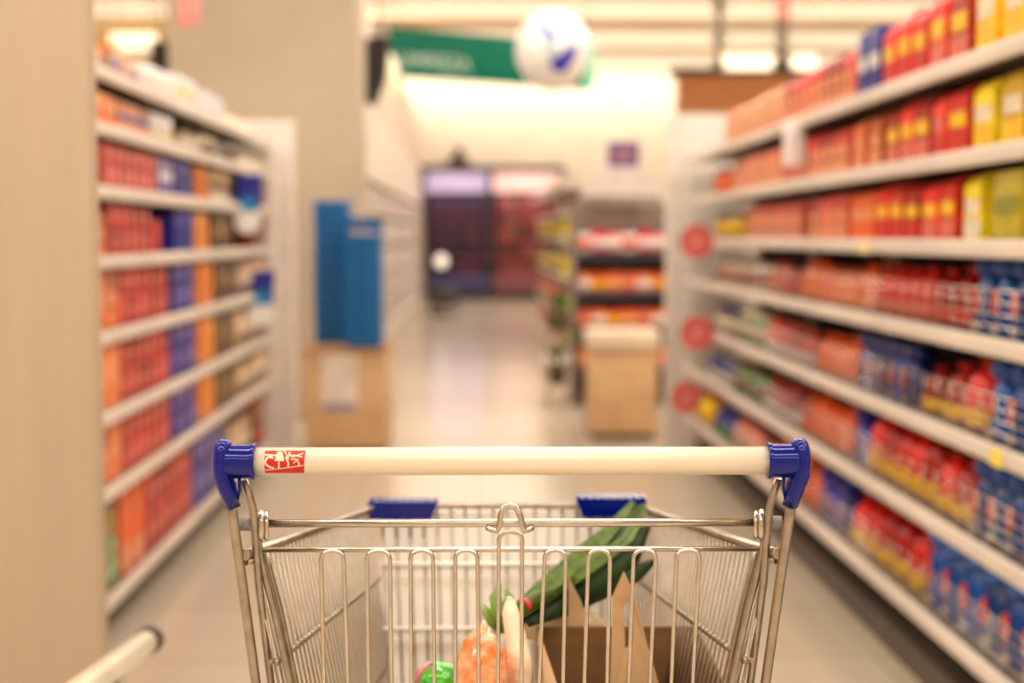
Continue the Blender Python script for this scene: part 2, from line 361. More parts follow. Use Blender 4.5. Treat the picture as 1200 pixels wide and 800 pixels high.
rows_r = [
 [S(1212, 1142, 'pack', .14, .215, .09, (YEL, CRE, YEL), 'yellow packet with cream panel'),
  S(1140, 1090, 'pack', .14, .215, .09, (RED, YEL, PINK), 'bold red packet with yellow band'),
  S(1089, 1036, 'pack', PW, .205, .09, (RED, YEL, RED), 'plain red packet with yellow spot'),
  S(1034, 1006, 'carton', .12, .20, .09, (NAVY, WHT, NAVY), 'navy and white carton'),
  S(1004, 920, 'pack', .115, .185, .09, ((216, 66, 58), PEACH, PEACH), 'coral packet with pale lower half'),
  S(918, 852, 'pack', .13, .18, .09, (PEACH, (244, 190, 150), PEACH), 'pale peach packet')],
 [S(1212, 1142, 'pack', .14, .185, .09, (YEL, CRE, YEL), 'yellow packet with cream panel'),
  S(1140, 1116, 'pack', .14, .185, .09, (RED, YEL, RED), 'red packet with yellow oval'),
  S(1114, 1096, 'pack', .11, .18, .09, ((228, 70, 50), PINK, RED), 'all-red packet'),
  S(1094, 1042, 'pack', .13, .18, .09, (RED, YEL, PINK), 'red packet with broad yellow band'),
  S(1040, 1001, 'pack', .13, .17, .09, ((244, 130, 70), PEACH, PEACH), 'orange packet with peach panel'),
  S(999, 950, 'pack', .115, .17, .09, ((216, 66, 58), PEACH, PEACH), 'coral packet with pale lower half'),
  S(948, 922, 'pack', .12, .17, .09, (RED, RED, PINK), 'deep red packet behind the white tag'),
  S(920, 862, 'pack', .12, .165, .09, ((232, 140, 108), PEACH, PEACH), 'peach pink packet'),
  S(852, 836, 'jar', .13, .13, .11, (ORA, ORA, (40, 40, 34)), 'orange jar with dark lid')],
 [S(1212, 1166, 'carton', .2, .165, .10, (OLV, (150, 150, 50), OLV), 'olive yellow carton'),
  S(1164, 1131, 'pack', .13, .17, .09, (YEL, CRE, CRE), 'yellow packet with cream panel'),
  S(1129, 1086, 'pack', .13, .17, .09, (RED, YEL, PINK), 'red packet with yellow band'),
  S(1084, 1031, 'pack', .13, .17, .09, (RED, YEL, RED), 'scarlet packet with broad yellow band'),
  S(1029, 1002, 'pack', .13, .165, .09, ((240, 120, 50), PEACH, ORA), 'orange packet with peach panel'),
  S(998, 952, 'pack', .115, .165, .09, ((220, 90, 80), PEACH, PEACH), 'coral packet with pale lower half'),
  S(944, 878, 'pack', .12, .16, .09, ((206, 96, 84), PEACH, (220, 150, 120)), 'dusty pink packet'),
  S(866, 838, 'jar', .14, .13, .11, ((196, 160, 60), YEL, (40, 60, 40)), 'yellow jar with dark green lid')],
 [S(1212, 1141, 'bottle', .118, .20, .11, (BLU, (226, 70, 50), BLU), 'blue bottle with red round label', 2),
  S(1138, 1092, 'bag', .14, .16, .12, (DRED, RED, RED), 'dark red bag'),
  S(1090, 1022, 'bag', .14, .155, .12, ((226, 60, 45), PINK, RED), 'bright red bag'),
  S(1020, 938, 'bag', .15, .15, .12, (ORA, (250, 140, 80), ORA), 'orange bag'),
  S(930, 898, 'bag', .14, .13, .12, ((206, 60, 52), PINK, RED), 'rose red bag'),
  S(894, 842, 'jar', .13, .13, .11, (CRE, (190, 110, 90), BRN), 'cream jar with brown lid')],
 [S(1212, 1161, 'bottle', .118, .20, .11, (BLU, (226, 70, 50), BLU), 'blue bottle with red round label', 2),
  S(1158, 1108, 'bag', .14, .18, .12, ((214, 52, 34), YEL, RED), 'red bag with yellow lower band'),
  S(1106, 1078, 'bag', .13, .15, .12, (DRED, YEL, DRED), 'dark red bag with yellow band'),
  S(1074, 1007, 'bottle', .115, .18, .11, ((24, 60, 150), (230, 80, 60), (30, 40, 120)), 'navy bottle with red round label'),
  S(1005, 957, 'bag', .15, .16, .12, (ORA, (250, 130, 70), ORA), 'orange bag'),
  S(950, 898, 'bag', .15, .15, .12, ((214, 70, 66), WHT, PINK), 'pink and white bag'),
  S(894, 868, 'jar', .13, .14, .11, (GRN, CRE, CRE), 'green jar with cream lid'),
  S(866, 840, 'jar', .13, .13, .11, (BRN, CRE, NAVY), 'brown jar with navy lid')],
 [S(1212, 1146, 'bottle', .118, .20, .11, (BLU, (226, 70, 50), BLU), 'blue bottle with red round label', 2),
  S(1143, 1022, 'bag', .13, .19, .12, ((218, 44, 30), YEL, RED), 'red bag with yellow lower band'),
  S(1020, 1001, 'bottle', .11, .18, .10, ((50, 60, 165), (230, 80, 60), NAVY), 'violet blue bottle with red label'),
  S(999, 941, 'bag', .15, .17, .12, (ORA, (250, 120, 60), ORA), 'orange bag'),
  S(938, 898, 'bag', .14, .15, .12, (DRED, WHT, PINK), 'red bag with white band'),
  S(894, 862, 'jar', .13, .14, .11, (GRN, BRN, BRN), 'green jar with brown lid'),
  S(860, 832, 'bag', .14, .13, .12, (NAVY, CRE, CRE), 'navy bag with cream band')],
 [S(1212, 1092, 'bottle', .125, .235, .12, (BLU, (226, 70, 50), (16, 110, 200)), 'blue bottle with shiny round cap', 3),
  S(1090, 1002, 'bag', .14, .19, .13, ((224, 36, 26), YEL, RED), 'red bag with yellow lower band', 2),
  S(1000, 964, 'bottle', .11, .18, .10, ((60, 60, 170), (225, 110, 100), NAVY), 'violet blue bottle with pink label', 2),
  S(962, 905, 'bag', .16, .18, .14, (ORA, (250, 120, 60), ORA), 'orange bag'),
  S(900, 862, 'bag', .15, .15, .12, ((230, 150, 120), CRE, PINK), 'peach bag with cream band'),
  S(860, 838, 'bag', .15, .14, .12, (NAVY, GRN, NAVY), 'navy bag with green band'),
  S(836, 816, 'bag', .16, .16, .13, (YEL, YEL, RED), 'yellow bag with red gathered top')],
]
PL = ['top right-hand shelf', 'second right-hand shelf down', 'third right-hand shelf down', 'fourth right-hand shelf down', 'fifth right-hand shelf down', 'sixth right-hand shelf down', 'lowest right-hand shelf']
for z, sg, pl in zip(RL_UP, rows_r, PL):
    row(1, RX, z, sg, pl, 0)
    g0 = sg[0]; yy = g0[0] - g0[3] / 2          # the same goods go on towards the near end of the shelf
    while yy > 1.9:
        product((g0[2], g0[3], g0[4], g0[5]) + g0[6], (RX + .024, yy, z + .0005), 0, '%s outside the frame, %s' % (g0[7], pl), '%s outside the frame, %s' % (g0[7], pl))
        yy -= g0[3] + .004

def ly(px): return 1.175 / ((560 - px) / F)
def T(a, b, *r): return (ly(a), ly(b)) + r
def std(h, top=False):
    return [T(112, 141, 'carton', .15, h, .12, ((236, 146, 98), PEACH, (240, 140, 80)), 'orange carton'),
            T(143, 198, 'carton', .105, h, .12, ((206, 86, 74), (228, 140, 122), (196, 70, 62)), 'brick red carton'),
            T(203, 229, 'carton', .12, h, .12, (PURP, (140, 130, 190), NAVY), 'violet blue carton'),
            T(233, 252, 'carton', .13, h, .12, ((242, 158, 76), (244, 146, 70), (240, 150, 80)), 'amber carton'),
            T(256, 275, 'carton', .13, h * .95, .12, ((130, 104, 70), (170, 140, 100), BRN), 'olive brown carton'),
            T(279, 312, 'carton', .15, h * .85, .12, ((220, 186, 150), CRE, BRN), 'cream carton')]
rows_l = [
 [T(104, 130, 'carton', .2, .07, .2, ((240, 160, 90), WHT, ORA), 'low orange and white box'),
  T(132, 172, 'carton', .2, .075, .2, ((232, 180, 150), (110, 140, 190), (226, 90, 60)), 'low pale box with blue print'),
  T(176, 208, 'carton', .2, .10, .2, (WHT, CRE, WHT), 'white box with cream label'),
  T(212, 236, 'carton', .2, .12, .2, (WHT, (240, 225, 110), WHT), 'white box with yellow label'),
  T(240, 268, 'carton', .22, .11, .2, ((232, 226, 232), WHT, WHT), 'lilac white box'),
  T(276, 300, 'bag', .2, .09, .16, (CRE, WHT, CRE), 'cream bag')],
 [T(112, 142, 'carton', .16, .105, .12, ((242, 150, 70), PEACH, ORA), 'orange box'),
  T(144, 180, 'carton', .14, .10, .12, ((226, 150, 110), (90, 115, 170), PEACH), 'peach box with blue print'),
  T(182, 208, 'carton', .14, .105, .12, (WHT, CRE, (226, 214, 130)), 'white box with yellow foot'),
  T(222, 244, 'jar', .13, .10, .12, ((150, 120, 80), CRE, (60, 60, 30)), 'brown jar with dark lid'),
  T(246, 262, 'jar', .13, .10, .12, (CRE, BRN, CRE), 'cream jar'),
  T(290, 312, 'jar', .13, .07, .12, (CRE, CRE, CRE), 'short cream jar')],
 [T(126, 188, 'carton', .105, .145, .12, ((212, 92, 80), (230, 146, 130), (200, 70, 60)), 'brick red carton'),
  T(190, 206, 'carton', .12, .14, .12, ((150, 140, 180), WHT, PURP), 'lilac carton'),
  T(208, 229, 'carton', .12, .15, .12, ((56, 40, 150), NAVY, NAVY), 'deep violet carton'),
  T(233, 246, 'carton', .13, .15, .12, ((244, 160, 60), ORA, ORA), 'amber carton'),
  T(250, 272, 'carton', .12, .14, .12, ((214, 180, 130), BRN, CRE), 'beige carton with brown print'),
  T(302, 313, 'carton', .13, .14, .12, ((170, 90, 60), BRN, BRN), 'rust brown carton')],
 [T(112, 128, 'carton', .15, .13, .12, ((238, 154, 98), PEACH, (240, 140, 80)), 'orange carton'),
  T(130, 180, 'carton', .105, .165, .12, ((208, 88, 76), (226, 136, 120), (200, 66, 56)), 'brick red carton'),
  T(181, 193, 'carton', .1, .12, .12, ((214, 70, 60), (220, 96, 80), (200, 60, 50)), 'shorter brick red carton'),
  T(207, 229, 'carton', .12, .165, .12, ((50, 42, 150), NAVY, NAVY), 'deep violet carton'),
  T(233, 247, 'carton', .13, .165, .12, ((242, 158, 76), (244, 146, 70), (240, 150, 80)), 'amber carton'),
  T(251, 272, 'carton', .12, .16, .12, ((120, 92, 60), (180, 150, 100), BRN), 'olive brown carton'),
  T(300, 313, 'carton', .13, .15, .12, ((160, 90, 66), BRN, BRN), 'rust brown carton')],
 std(.19), std(.205), std(.18), [
  T(118, 136, 'carton', .15, .26, .12, ((150, 120, 66), GRN, GRN), 'brown and green carton'),
  T(138, 166, 'carton', .15, .27, .12, ((232, 120, 66), ORA, PEACH), 'orange carton'),
  T(168, 222, 'carton', .105, .28, .12, ((202, 84, 72), (222, 132, 116), (190, 62, 56)), 'brick red carton'),
  T(226, 262, 'carton', .13, .28, .12, (PURP, (150, 140, 190), NAVY), 'violet blue carton'),
  T(268, 292, 'carton', .2, .22, .2, ((214, 180, 150), CRE, BRN), 'large cream carton'),
  T(296, 310, 'carton', .24, .26, .26, ((172, 110, 78), BRN, (210, 60, 50)), 'brown case with red lid')]]
PLL = ['top left-hand shelf', 'second left-hand shelf down', 'third left-hand shelf down', 'fourth left-hand shelf down', 'fifth left-hand shelf down', 'sixth left-hand shelf down', 'seventh left-hand shelf down', 'lowest left-hand shelf']
for z, sg, pl in zip(LL_UP, rows_l, PLL): row(-1, LX, z, sg, pl, 0)

# shelf-edge flags, discs, tags
M_REDC = mat('red card', (214, 92, 88), .5); M_WCARD = mat('white card', (246, 242, 238), .5); M_BCARD = mat('blue card', (34, 44, 150), .4); M_SKY = mat('sky blue card', (20, 140, 200), .4)
for (px, py, Yd, wd) in ((820, 283, 7.12, 'third'), (822, 390, 7.08, 'fifth'), (810, 466, 7.42, 'lowest')):
    p = at(px, py, Yd)
    t = thing('shelf_disc', (RX - .103, Yd, p.z), 'round red promotional disc on the far end of the %s right-hand shelf' % wd, 'sign', 'red promotional discs')
    MB().lathe([(.085, 0), (.085, .004)], (0, 0, 0), 24, 'y').build('disc', M_REDC, t)
    MB().lathe([(.03, -.001), (.03, .0)], (0, 0, 0), 20, 'y').build('pale_centre', mat('pink card', (226, 140, 130), .5), t)
    MB().box(.06, .0045, -.008, .09, .03, .008).build('clip', M_WCARD, t)
p = at(935, 168, 5.3)
t = thing('shelf_tag', (RX - .02, 5.3, p.z), 'white rectangular tag hanging from the top right-hand shelf rail', 'tag')
MB().box(-.045, 0, -.085, .04, .003, .085, .001).build('card', M_WCARD, t); MB().box(-.01, .003, .05, .006, .012, .09).build('clip', M_WHITE, t)
for (px, py, Yd, wd) in ((293, 246, 6.9, 'upper'), (303, 356, 7.3, 'lower')):
    p = at(px, py, Yd)
    t = thing('shelf_sign', (LX + .045, Yd, p.z), '%s blue card sign with white oval foot on the left-hand shelving' % wd, 'sign', 'blue shelf signs')
    MB().prism([(-.06, 0), (.055, 0), (.07, .17), (-.05, .17)], 0, .003).build('card', M_BCARD, t)
    MB().prism([(-.065, -.005), (.045, -.005), (.03, .07), (-.05, .05)], -.003, 0).build('sky_blue_print', M_SKY, t)
    MB().lathe([(.062, 0), (.062, .004)], (-.005, -.001, -.05), 20, 'y', (1, 1.05)).build('white_oval', M_WCARD, t)
    MB().box(-.064, .003, .0, -.03, .012, .02).build('clip', M_WCARD, t)
for (px, py) in ((1183, 541), (845, 0)):
    pass
t = thing('price_label', (RX - .0145, 3.20, .76 + .003), 'small yellow price label on the fifth right-hand shelf rail', 'label')
MB().box(-.0015, -.035, -.02, 0, .035, .02).build('card', mat('yellow card', (246, 220, 90), .5), t)
t = thing('price_label', (RX - .0145, 4.35, 1.236), 'small cream price label on the third right-hand shelf rail', 'label')
MB().box(-.0015, -.05, -.02, 0, .05, .02).build('card', mat('cream card', (246, 226, 160), .5), t)

# ---------------------------------------------------------------- blue tray stacks on a cardboard stand
st = thing('cardboard_stand', (-.77, 8.62, 0), 'square cardboard display stand carrying the two blue tray stacks', 'stand')
MB().box(-.235, -.38, .04, .235, .32, .60, .004).build('stand_body', M_CARDL, st)
MB().box(-.20, -.34, 0, .20, .28, .04).build('foot', M_CARD, st)
MB().box(-.25, -.40, .60, .25, .335, .615).build('top_board', M_CARD, st)
po = MB().box(-.14, -.384, .29, .07, -.381, .58).build('poster', mat('pale poster', (228, 214, 200), .5), st)
MB().box(-.13, -.386, .255, .06, -.381, .30).build('blue_strip', mat('slate card', (150, 142, 160), .5), st)
M_TRAY = mat('blue tray plastic', (0, 96, 160), .45, var=.08); M_TRAY2 = mat('blue tray rim', (0, 122, 192), .4)
tproto = None
def tray(loc, label, rz):
    global tproto
    if not tproto:
        t = thing('tray', (0, 0, 0), 'x', 'tray')
        h = .062; v = []; w1, d1, w2, d2 = .095, .145, .103, .155
        MB_ = MB()
        for (a, b_, z) in ((w1, d1, 0), (w2, d2, h), (w2 - .006, d2 - .006, h), (w1 - .006, d1 - .006, .006)):
            v += [(-a, -b_, z), (a, -b_, z), (a, b_, z), (-a, b_, z)]
        f = [(3, 2, 1, 0)] + [(i * 4 + j, i * 4 + (j + 1) % 4, i * 4 + 4 + (j + 1) % 4, i * 4 + 4 + j) for i in range(3) for j in range(4)] + [(12, 13, 14, 15)]
        MB_.add(v, f)
        k1 = MB_.build('tray_body', M_TRAY, t)
        r = MB(); 
        for (x0, y0, x1, y1) in ((-.108, -.16, .108, -.152), (-.108, .152, .108, .16), (-.108, -.152, -.1, .152), (.1, -.152, .108, .152)): r.box(x0, y0, h - .012, x1, y1, h + .004)
        k2 = r.build('tray_rim', M_TRAY2, t)
        k3 = MB().box(-.04, -.1545, .018, .04, -.150, .04).build('handle_recess', mat('dark blue recess', (0, 84, 140), .5), t)
        tproto = (t, [k1, k2, k3])
    else: t = copy_tree(*tproto)
    t.location = loc; t.rotation_euler = (0, 0, rz); tag(t, label, 'tray', 'stacked blue trays'); t.rotation_euler.z += VR.uniform(-.02, .02); return t
NL, NR = 13, 10
for i in range(NL):
    tray((-.887, 8.77, .6155 + i * .0665), ('%s blue tray from the bottom of the taller left stack' % ORD[i]) if i < NL - 1 else 'topmost blue tray of the taller left stack', 0)
for i in range(NR):
    tray((-.667, 8.42, .6155 + i * .0665), ('%s blue tray from the bottom of the shorter right stack' % ORD[i]) if i < NR - 1 else 'topmost upright blue tray of the shorter right stack', .0)
tt = tray((-.667, 8.42, .6155 + NR * .0665 + .020), 'tilted blue tray lying askew near the top of the shorter right stack', .05); tt.rotation_euler = (0, .13, .02)

# ---------------------------------------------------------------- podium and produce display at centre right
t = thing('podium', (.905, 8.95, 0), 'beige box podium with pale lid standing before the orange display', 'podium')
MB().box(-.21, -.18, .04, .21, .22, .56, .006).build('podium_body', M_CARDL, t)
MB().box(-.225, -.195, .565, .225, .235, .675, .008).build('lid', mat('pale board', (226, 204, 176), .6), t)
MB().box(-.19, -.16, 0, .19, .2, .04).build('foot', M_DARK, t)
DX0, DX1, DY = .71, 1.46, 10.6
t = thing('display_shelf', ((DX0 + DX1) / 2, DY, 0), 'dark multi-tier display shelf filled with orange and white jars', 'shelving')
w2 = (DX1 - DX0) / 2
MB().box(-w2, .42, 0, w2, .45, 1.52).build('back_panel', mat('greige back', (150, 134, 120), .7), t)
for x in (-w2 - .001, w2 - .02): MB().box(x, 0, 0, x + .02, .42, 1.32).build('side_panel', MATS['greige back'], t)
MB().box(-w2 + .02, 0, 0, w2 - .021, .419, .1).build('plinth', M_DARK, t)
DZ = [.28, .58, .85, 1.145]
M_DSH = mat('dark navy shelf', (34, 40, 62), .5)
for z in DZ:
    s_ = MB().box(-w2 + .021, 0, z - .05, w2 - .022, .418, z).build('shelf', M_DSH, t)
    MB().box(-w2 + .021, -.012, z - .05, w2 - .022, -.001, z + .008).build('shelf_lip', M_DSH, s_)
jr = 0
PALD = [((246, 130, 66), (250, 190, 130), ORA), ((240, 90, 70), PEACH, PINK), ((250, 170, 110), WHT, ORA), ((244, 120, 60), YEL, RED)]
def small(kind, w_, h_, d_, cols, loc, rz, label, group): return product((kind, w_, h_, d_) + cols, loc, rz, label, group)
for zi, z in enumerate(DZ):
    nm_ = ['lowest', 'second', 'third', 'top'][zi]
    for i in range(6):
        x = DX0 + .09 + i * .113
        cols = PALD[(i + zi) % 4] if zi < 3 else (((248, 236, 220), (240, 90, 60), NAVY), ((226, 40, 60), WHT, (190, 20, 80)), ((244, 150, 110), WHT, NAVY))[i % 3]
        small('jar', .12, .17 if zi == 3 else .14, .12, cols, (x, DY + .03, z + .0005), math.pi / 2 * 1, '%s jar from the left on the %s tier of the dark display shelf' % (ORD[i], nm_), 'jars on the dark display shelf')
    if 0 < zi:
        for i in range(5):
            cols = PALD[(i + zi + 1) % 4]
            small('jar', .12, .17 if zi == 3 else .14, .12, cols, (DX0 + .15 + i * .113, DY + .17, z + .0005), math.pi / 2, '%s back-row jar from the left on the %s tier of the dark display shelf' % (ORD[i], nm_), 'back-row jars on the dark display shelf')
# purple sign on pale header over the display
t = thing('display_header', (1.06, DY + .22, 1.521), 'pale grey header card rising above the dark display shelf', 'sign')
MB().prism([(-.32, 0), (.34, 0), (.26, .19), (.14, .27), (-.12, .27), (-.22, .15)], 0, .02).build('card', mat('pale grey card', (222, 210, 206), .6), t)
MB().box(-.3, -.03, 0, .32, -.001, .05).build('card_foot', mat('grey foot card', (150, 135, 125), .6), t)
t = thing('purple_sign', (1.105, DY + .23, 1.79), 'purple framed sign with pinkish picture on the pale header', 'sign')
MB().box(-.12, 0, .001, .12, .015, .19).build('frame', mat('purple card', (88, 66, 130), .5), t)
MB().box(-.085, -.004, .03, .085, .0, .15).build('picture', mat('mauve print', (170, 116, 130), .5, rgb2=(120, 80, 120), scale=20), t)
# leafy potted plants left of the display
def plant(loc, label, n=26, hh=.2, col=(64, 96, 38)):
    t = thing('potted_plant', loc, label, 'plant')
    MB().lathe([(.06, 0), (.085, .12), (.09, .13), (.075, .13)], n=14).build('pot', mat('plant pot', (90, 80, 50), .7), t)
    lm = mat('leaf %d' % col[0], col, .5, var=.2)
    for i in range(n):
        a = random.uniform(0, 6.28); l = random.uniform(.5, 1) * hh; sp = random.uniform(.15, .38) * hh
        dx, dy = math.cos(a), math.sin(a); px_, py_ = -dy, dx; wv = .022
        v = []
        for q, ww in ((0, .3), (.4, 1), (.75, .8), (1, .05)):
            cx, cy, cz = dx * sp * q * q * 1.4, dy * sp * q * q * 1.4, .13 + l * (q - .25 * q * q)
            v += [(cx - px_ * wv * ww, cy - py_ * wv * ww, cz), (cx, cy, cz - .005), (cx + px_ * wv * ww, cy + py_ * wv * ww, cz)]
        f = [(k * 3 + j, k * 3 + j + 1, k * 3 + j + 4, k * 3 + j + 3) for k in range(3) for j in range(2)]
        MB().add(v, f, True).build('leaf', lm, t)
t0 = thing('plant_stool', (.59, 10.55, 0), 'slim grey two-step plant stand left of the dark display shelf', 'stand')
MB().box(-.075, -.1, .55, .075, .12, .57).build('upper_step', M_DULL, t0)
MB().box(-.075, -.1, .16, .075, .12, .18).build('lower_step', M_DULL, t0)
for x in (-.07, .06):
    for y in (-.095, .105): MB().box(x, y, 0, x + .01, y + .01, .55).build('leg', M_DULL, t0)
plant((.59, 10.55, .5705), 'leafy green potted plant on the upper step of the plant stand')
plant((.59, 10.55, .1805), 'leafy green potted plant on the lower step of the plant stand')
t = thing('low_plinth', (.88, 13.1, 0), 'low white plinth on the floor behind the podium', 'plinth')
MB().box(-.25, -.2, 0, .25, .3, .12, .008).build('plinth_body', M_WHITE, t); MB().box(-.27, -.22, .12, .27, .32, .14, .005).build('plinth_top', M_WHITE, t)
# far gondola with yellow packets
t = thing('far_shelving', (.82, 14.2, 0), 'white topped far shelving with yellow packets beyond the dark display', 'shelving')
MB().box(.0, 0, 0, .8, 5.8, .12).build('plinth', M_WHITE, t)
MB().box(.38, 0, .12, .42, 5.8, 1.75).build('back_panel', mat('mid beige', (190, 160, 120), .7), t)
MB().box(-.05, -.02, 1.751, .9, 5.82, 1.80).build('canopy', M_WHITE, t)
for z in (.5, .87, 1.25, 1.5):
    MB().box(0, 0, z - .03, .379, 5.8, z).build('shelf', M_WHITE, t)
for zi, z in enumerate((.12, .5, .87, 1.25)):
    for i in range(16):
        y = 14.6 + i * .335
        product(('pack', .3, .19, .2) + ((OLV, YEL, GRN) if zi > 1 else ((200, 90, 60), YEL, GRN)), (.84, y, z + .001), 0,
                '%s packet from the near end, %s tier of the white topped far shelving' % (ORD[i], ['lowest', 'second', 'third', 'top'][zi]), 'packets on the white topped far shelving')
    for i in range(1):
        product(('pack', .3, .19, .1) + ((OLV, YEL, OLV) if zi > 1 else (GRN, YEL, GRN)), (1.0, 14.22, z + .001), math.pi / 2,
                'packet facing the aisle end, %s tier of the white topped far shelving' % ['lowest', 'second', 'third', 'top'][zi], 'end packets on the white topped far shelving')

# ---------------------------------------------------------------- left far pale shelving
t = thing('wall_shelving', (-1.12, 12.6, 0), 'long pale wall shelving with whitish goods beyond the grey pillar', 'shelving')
MB().box(-.6, 0, 0, -.01, 15.4, .12).build('plinth', M_WHITE, t)
MB().box(-.62, 0, .12, -.56, 15.4, 1.859).build('back_panel', M_CREAM, t)
MB().box(-.6, 0, 1.86, 0, 15.4, 2.6).build('header', mat('pale header', (232, 218, 204), .6), t)
MB().box(-.559, 15.36, .12, 0, 15.4, 1.859).build('end_panel', M_WHITE, t)
for z in (.5, .85, 1.2, 1.55): MB().box(-.555, 0, z - .03, -.02, 15.35, z).build('shelf', M_WHITE, t)
PCOL = [(WHT, PINK, CRE), (CRE, WHT, (170, 150, 180)), ((226, 200, 190), WHT, CRE), (WHT, (150, 150, 190), WHT)]
for zi, z in enumerate((.12, .5, .85, 1.2, 1.55)):
    for i in range(18):
        product(('carton', .3, .25, .2) + PCOL[(i * 3 + zi) % 4], (-1.16, 12.95 + i * .84, z + .001), math.pi,
                '%s pale carton from the near end, %s tier of the long pale wall shelving' % (ORD[i], ['lowest', 'second', 'third', 'fourth', 'fifth'][zi]), 'pale cartons on the long wall shelving')

# ---------------------------------------------------------------- fridges on the far wall
def fridge(x0, x1, label, topcol, e, cols, nm_):
    t = thing('fridge_cabinet', ((x0 + x1) / 2, 28.1, 0), label, 'fridge'); w_ = (x1 - x0) / 2 - .01
    MB().box(-w_, .6, 0, w_, .65, 2.5).build('back_panel', mat('fridge back ' + nm_, cols[0], .5), t)
    for x in (-w_, w_ - .04): MB().box(x, 0, 0, x + .04, .6, 2.5).build('side_panel', mat('fridge side', (70, 60, 80), .5), t)
    MB().box(-w_ + .041, 0, 0, w_ - .041, .599, .18).build('plinth', mat('fridge plinth ' + nm_, (52, 48, 60) if nm_ == 'left' else (70, 52, 46), .6), t)
    MB().box(-w_ + .041, -.01, 2.12, w_ - .041, .1, 2.5).build('lit_header', mat('fridge header ' + nm_, topcol, .5, emit=e, rgb2=tuple(int(c * .9) for c in topcol), scale=1.5), t)
    MB().box(-w_ + .041, -.06, .18, w_ - .041, -.02, .50).build('kick_front', mat('fridge front ' + nm_, cols[1], .5), t)
    for z in (.5, .86, 1.2, 1.52, 1.82):
        s_ = MB().box(-w_ + .041, 0.0, z - .04, w_ - .041, .599, z).build('shelf', mat('fridge shelf', (86, 66, 76), .5), t)
        MB().box(-w_ + .041, -.02, z - .05, w_ - .041, -.001, z + .01).build('price_strip', mat('fridge strip ' + nm_, cols[2], .5), s_)
    n = 7
    for zi, z in enumerate((.5, .86, 1.2, 1.52, 1.82)):
        for i in range(n):
            x = x0 + .14 + (i + .5) * (x1 - x0 - .28) / n
            c = random.choice(cols[3:])
            product(('carton', .15, .2 + .02 * (i % 2), .14, c, random.choice(cols[3:]), c), (x, 28.16, z + .001), math.pi / 2,
                    '%s pack from the left on tier %s of the %s lit fridge' % (ORD[i], ['one', 'two', 'three', 'four', 'five'][zi], nm_), 'packs in the %s lit fridge' % nm_)
fx = [at(p_, 300, 28.1).x for p_ in (497, 574, 657)]
fridge(fx[0], fx[1], 'left fridge cabinet with violet lit header on the far wall', (198, 182, 222), .6, [(80, 50, 70), (66, 64, 112), (110, 60, 90), (80, 56, 72), (96, 60, 84), (50, 50, 60), (120, 60, 80), (60, 30, 44)], 'left')
fridge(fx[1] + .02, fx[2], 'right fridge cabinet with pink lit header on the far wall', (250, 204, 198), .75, [(96, 72, 66), (130, 72, 82), (176, 60, 60), (176, 92, 80), (150, 104, 100), (70, 60, 54), (160, 84, 86), (168, 126, 120)], 'right')
area('fridge_lamp', ((fx[0] + fx[1]) / 2, 28.02, 2.1), 1.1, .05, 7, (R(-20), 0, 0), (.8, .6, 1)); area('fridge_lamp', ((fx[1] + fx[2]) / 2, 28.02, 2.1), 1.2, .05, 5, (R(-20), 0, 0), (1, .8, .75))
# dark ornament on the cabinet top
p = at(537, 196, 28.2)
t = thing('dark_ornament', (p.x, 28.7, 2.661), 'small dark rounded ornament standing on top of the left fridge', 'ornament')
MB().lathe([(.24, 0), (.26, .05), (.14, .16), (.08, .2)], n=14).build('base', M_DARK, t); MB().lathe([(.05, .2), (.11, .26), (.1, .33), (.03, .38)], n=12).build('knob', M_DARK, t)
# glowing globe on dark stand
p = at(517, 306, 22.5)
t = thing('globe_lamp', (p.x, 22.5, 0), 'glowing white globe lamp on a dark stand before the fridges', 'lamp')
MB().lathe([(.16, 0), (.15, .03), (.03, .05), (.03, p.z - .12), (.06, p.z - .11)], n=12).build('stand', M_DARK, t)
MB().lathe([(.10 * math.sin(math.pi * (i + .3) / 10.6), p.z - .10 * math.cos(math.pi * (i + .3) / 10.6)) for i in range(11)], n=16).build('globe', mat('lit globe', (250, 238, 220), .5, emit=1.1), t)
t = thing('hand_truck', (p.x + .02, 23.3, 0), 'dark low wheeled trolley standing behind the globe lamp', 'trolley')
MB().box(-.22, 0, .12, .22, .5, .4, .02).build('bin', mat('dark grey bin', (70, 62, 56), .6), t)
for x in (-.2, .2):
    for y in (.06, .44): MB().lathe([(.06, -.02), (.06, .02)], (x, y, .06), 12, 'x').build('wheel', M_DARK, t)

# ---------------------------------------------------------------- hanging things
p0 = at(457, 56, 13.0); p1 = at(697, 65, 14.2)
cx, cy = (p0.x + p1.x) / 2, (p0.y + p1.y) / 2
ang = math.atan2(p1.y - p0.y, p1.x - p0.x); ln = math.hypot(p1.x - p0.x, p1.y - p0.y)
sg = thing('hanging_sign', (cx, cy, p0.z - .03), 'long green hanging aisle sign with pale lettering', 'sign', rz=ang)
M_GRN = mat('green sign board', (0, 116, 92), .5, var=.04, spec=.2)
MB().box(-ln / 2, 0, -.22, ln / 2, .03, .225, .004).build('board', M_GRN, sg)
MB().box(ln / 2 - .12, -.003, -.218, ln / 2 - .002, .0, .222).build('mint_end_strip', mat('mint strip', (120, 214, 180), .4), sg)
cu = bpy.data.curves.new('lettering', 'FONT'); cu.body = 'LIMPIEZA'; cu.size = .19; cu.extrude = .002; cu.align_x = 'CENTER'; cu.align_y = 'CENTER'
tx = bpy.data.objects.new('lettering', cu); COL.objects.link(tx); tx.parent = sg; tx.location = (-ln / 2 + .46, -.004, -.075); tx.rotation_euler = (R(90), 0, 0)
me_ = bpy.data.meshes.new_from_object(tx); t2 = bpy.data.objects.new('lettering', me_); COL.objects.link(t2); t2.parent = sg
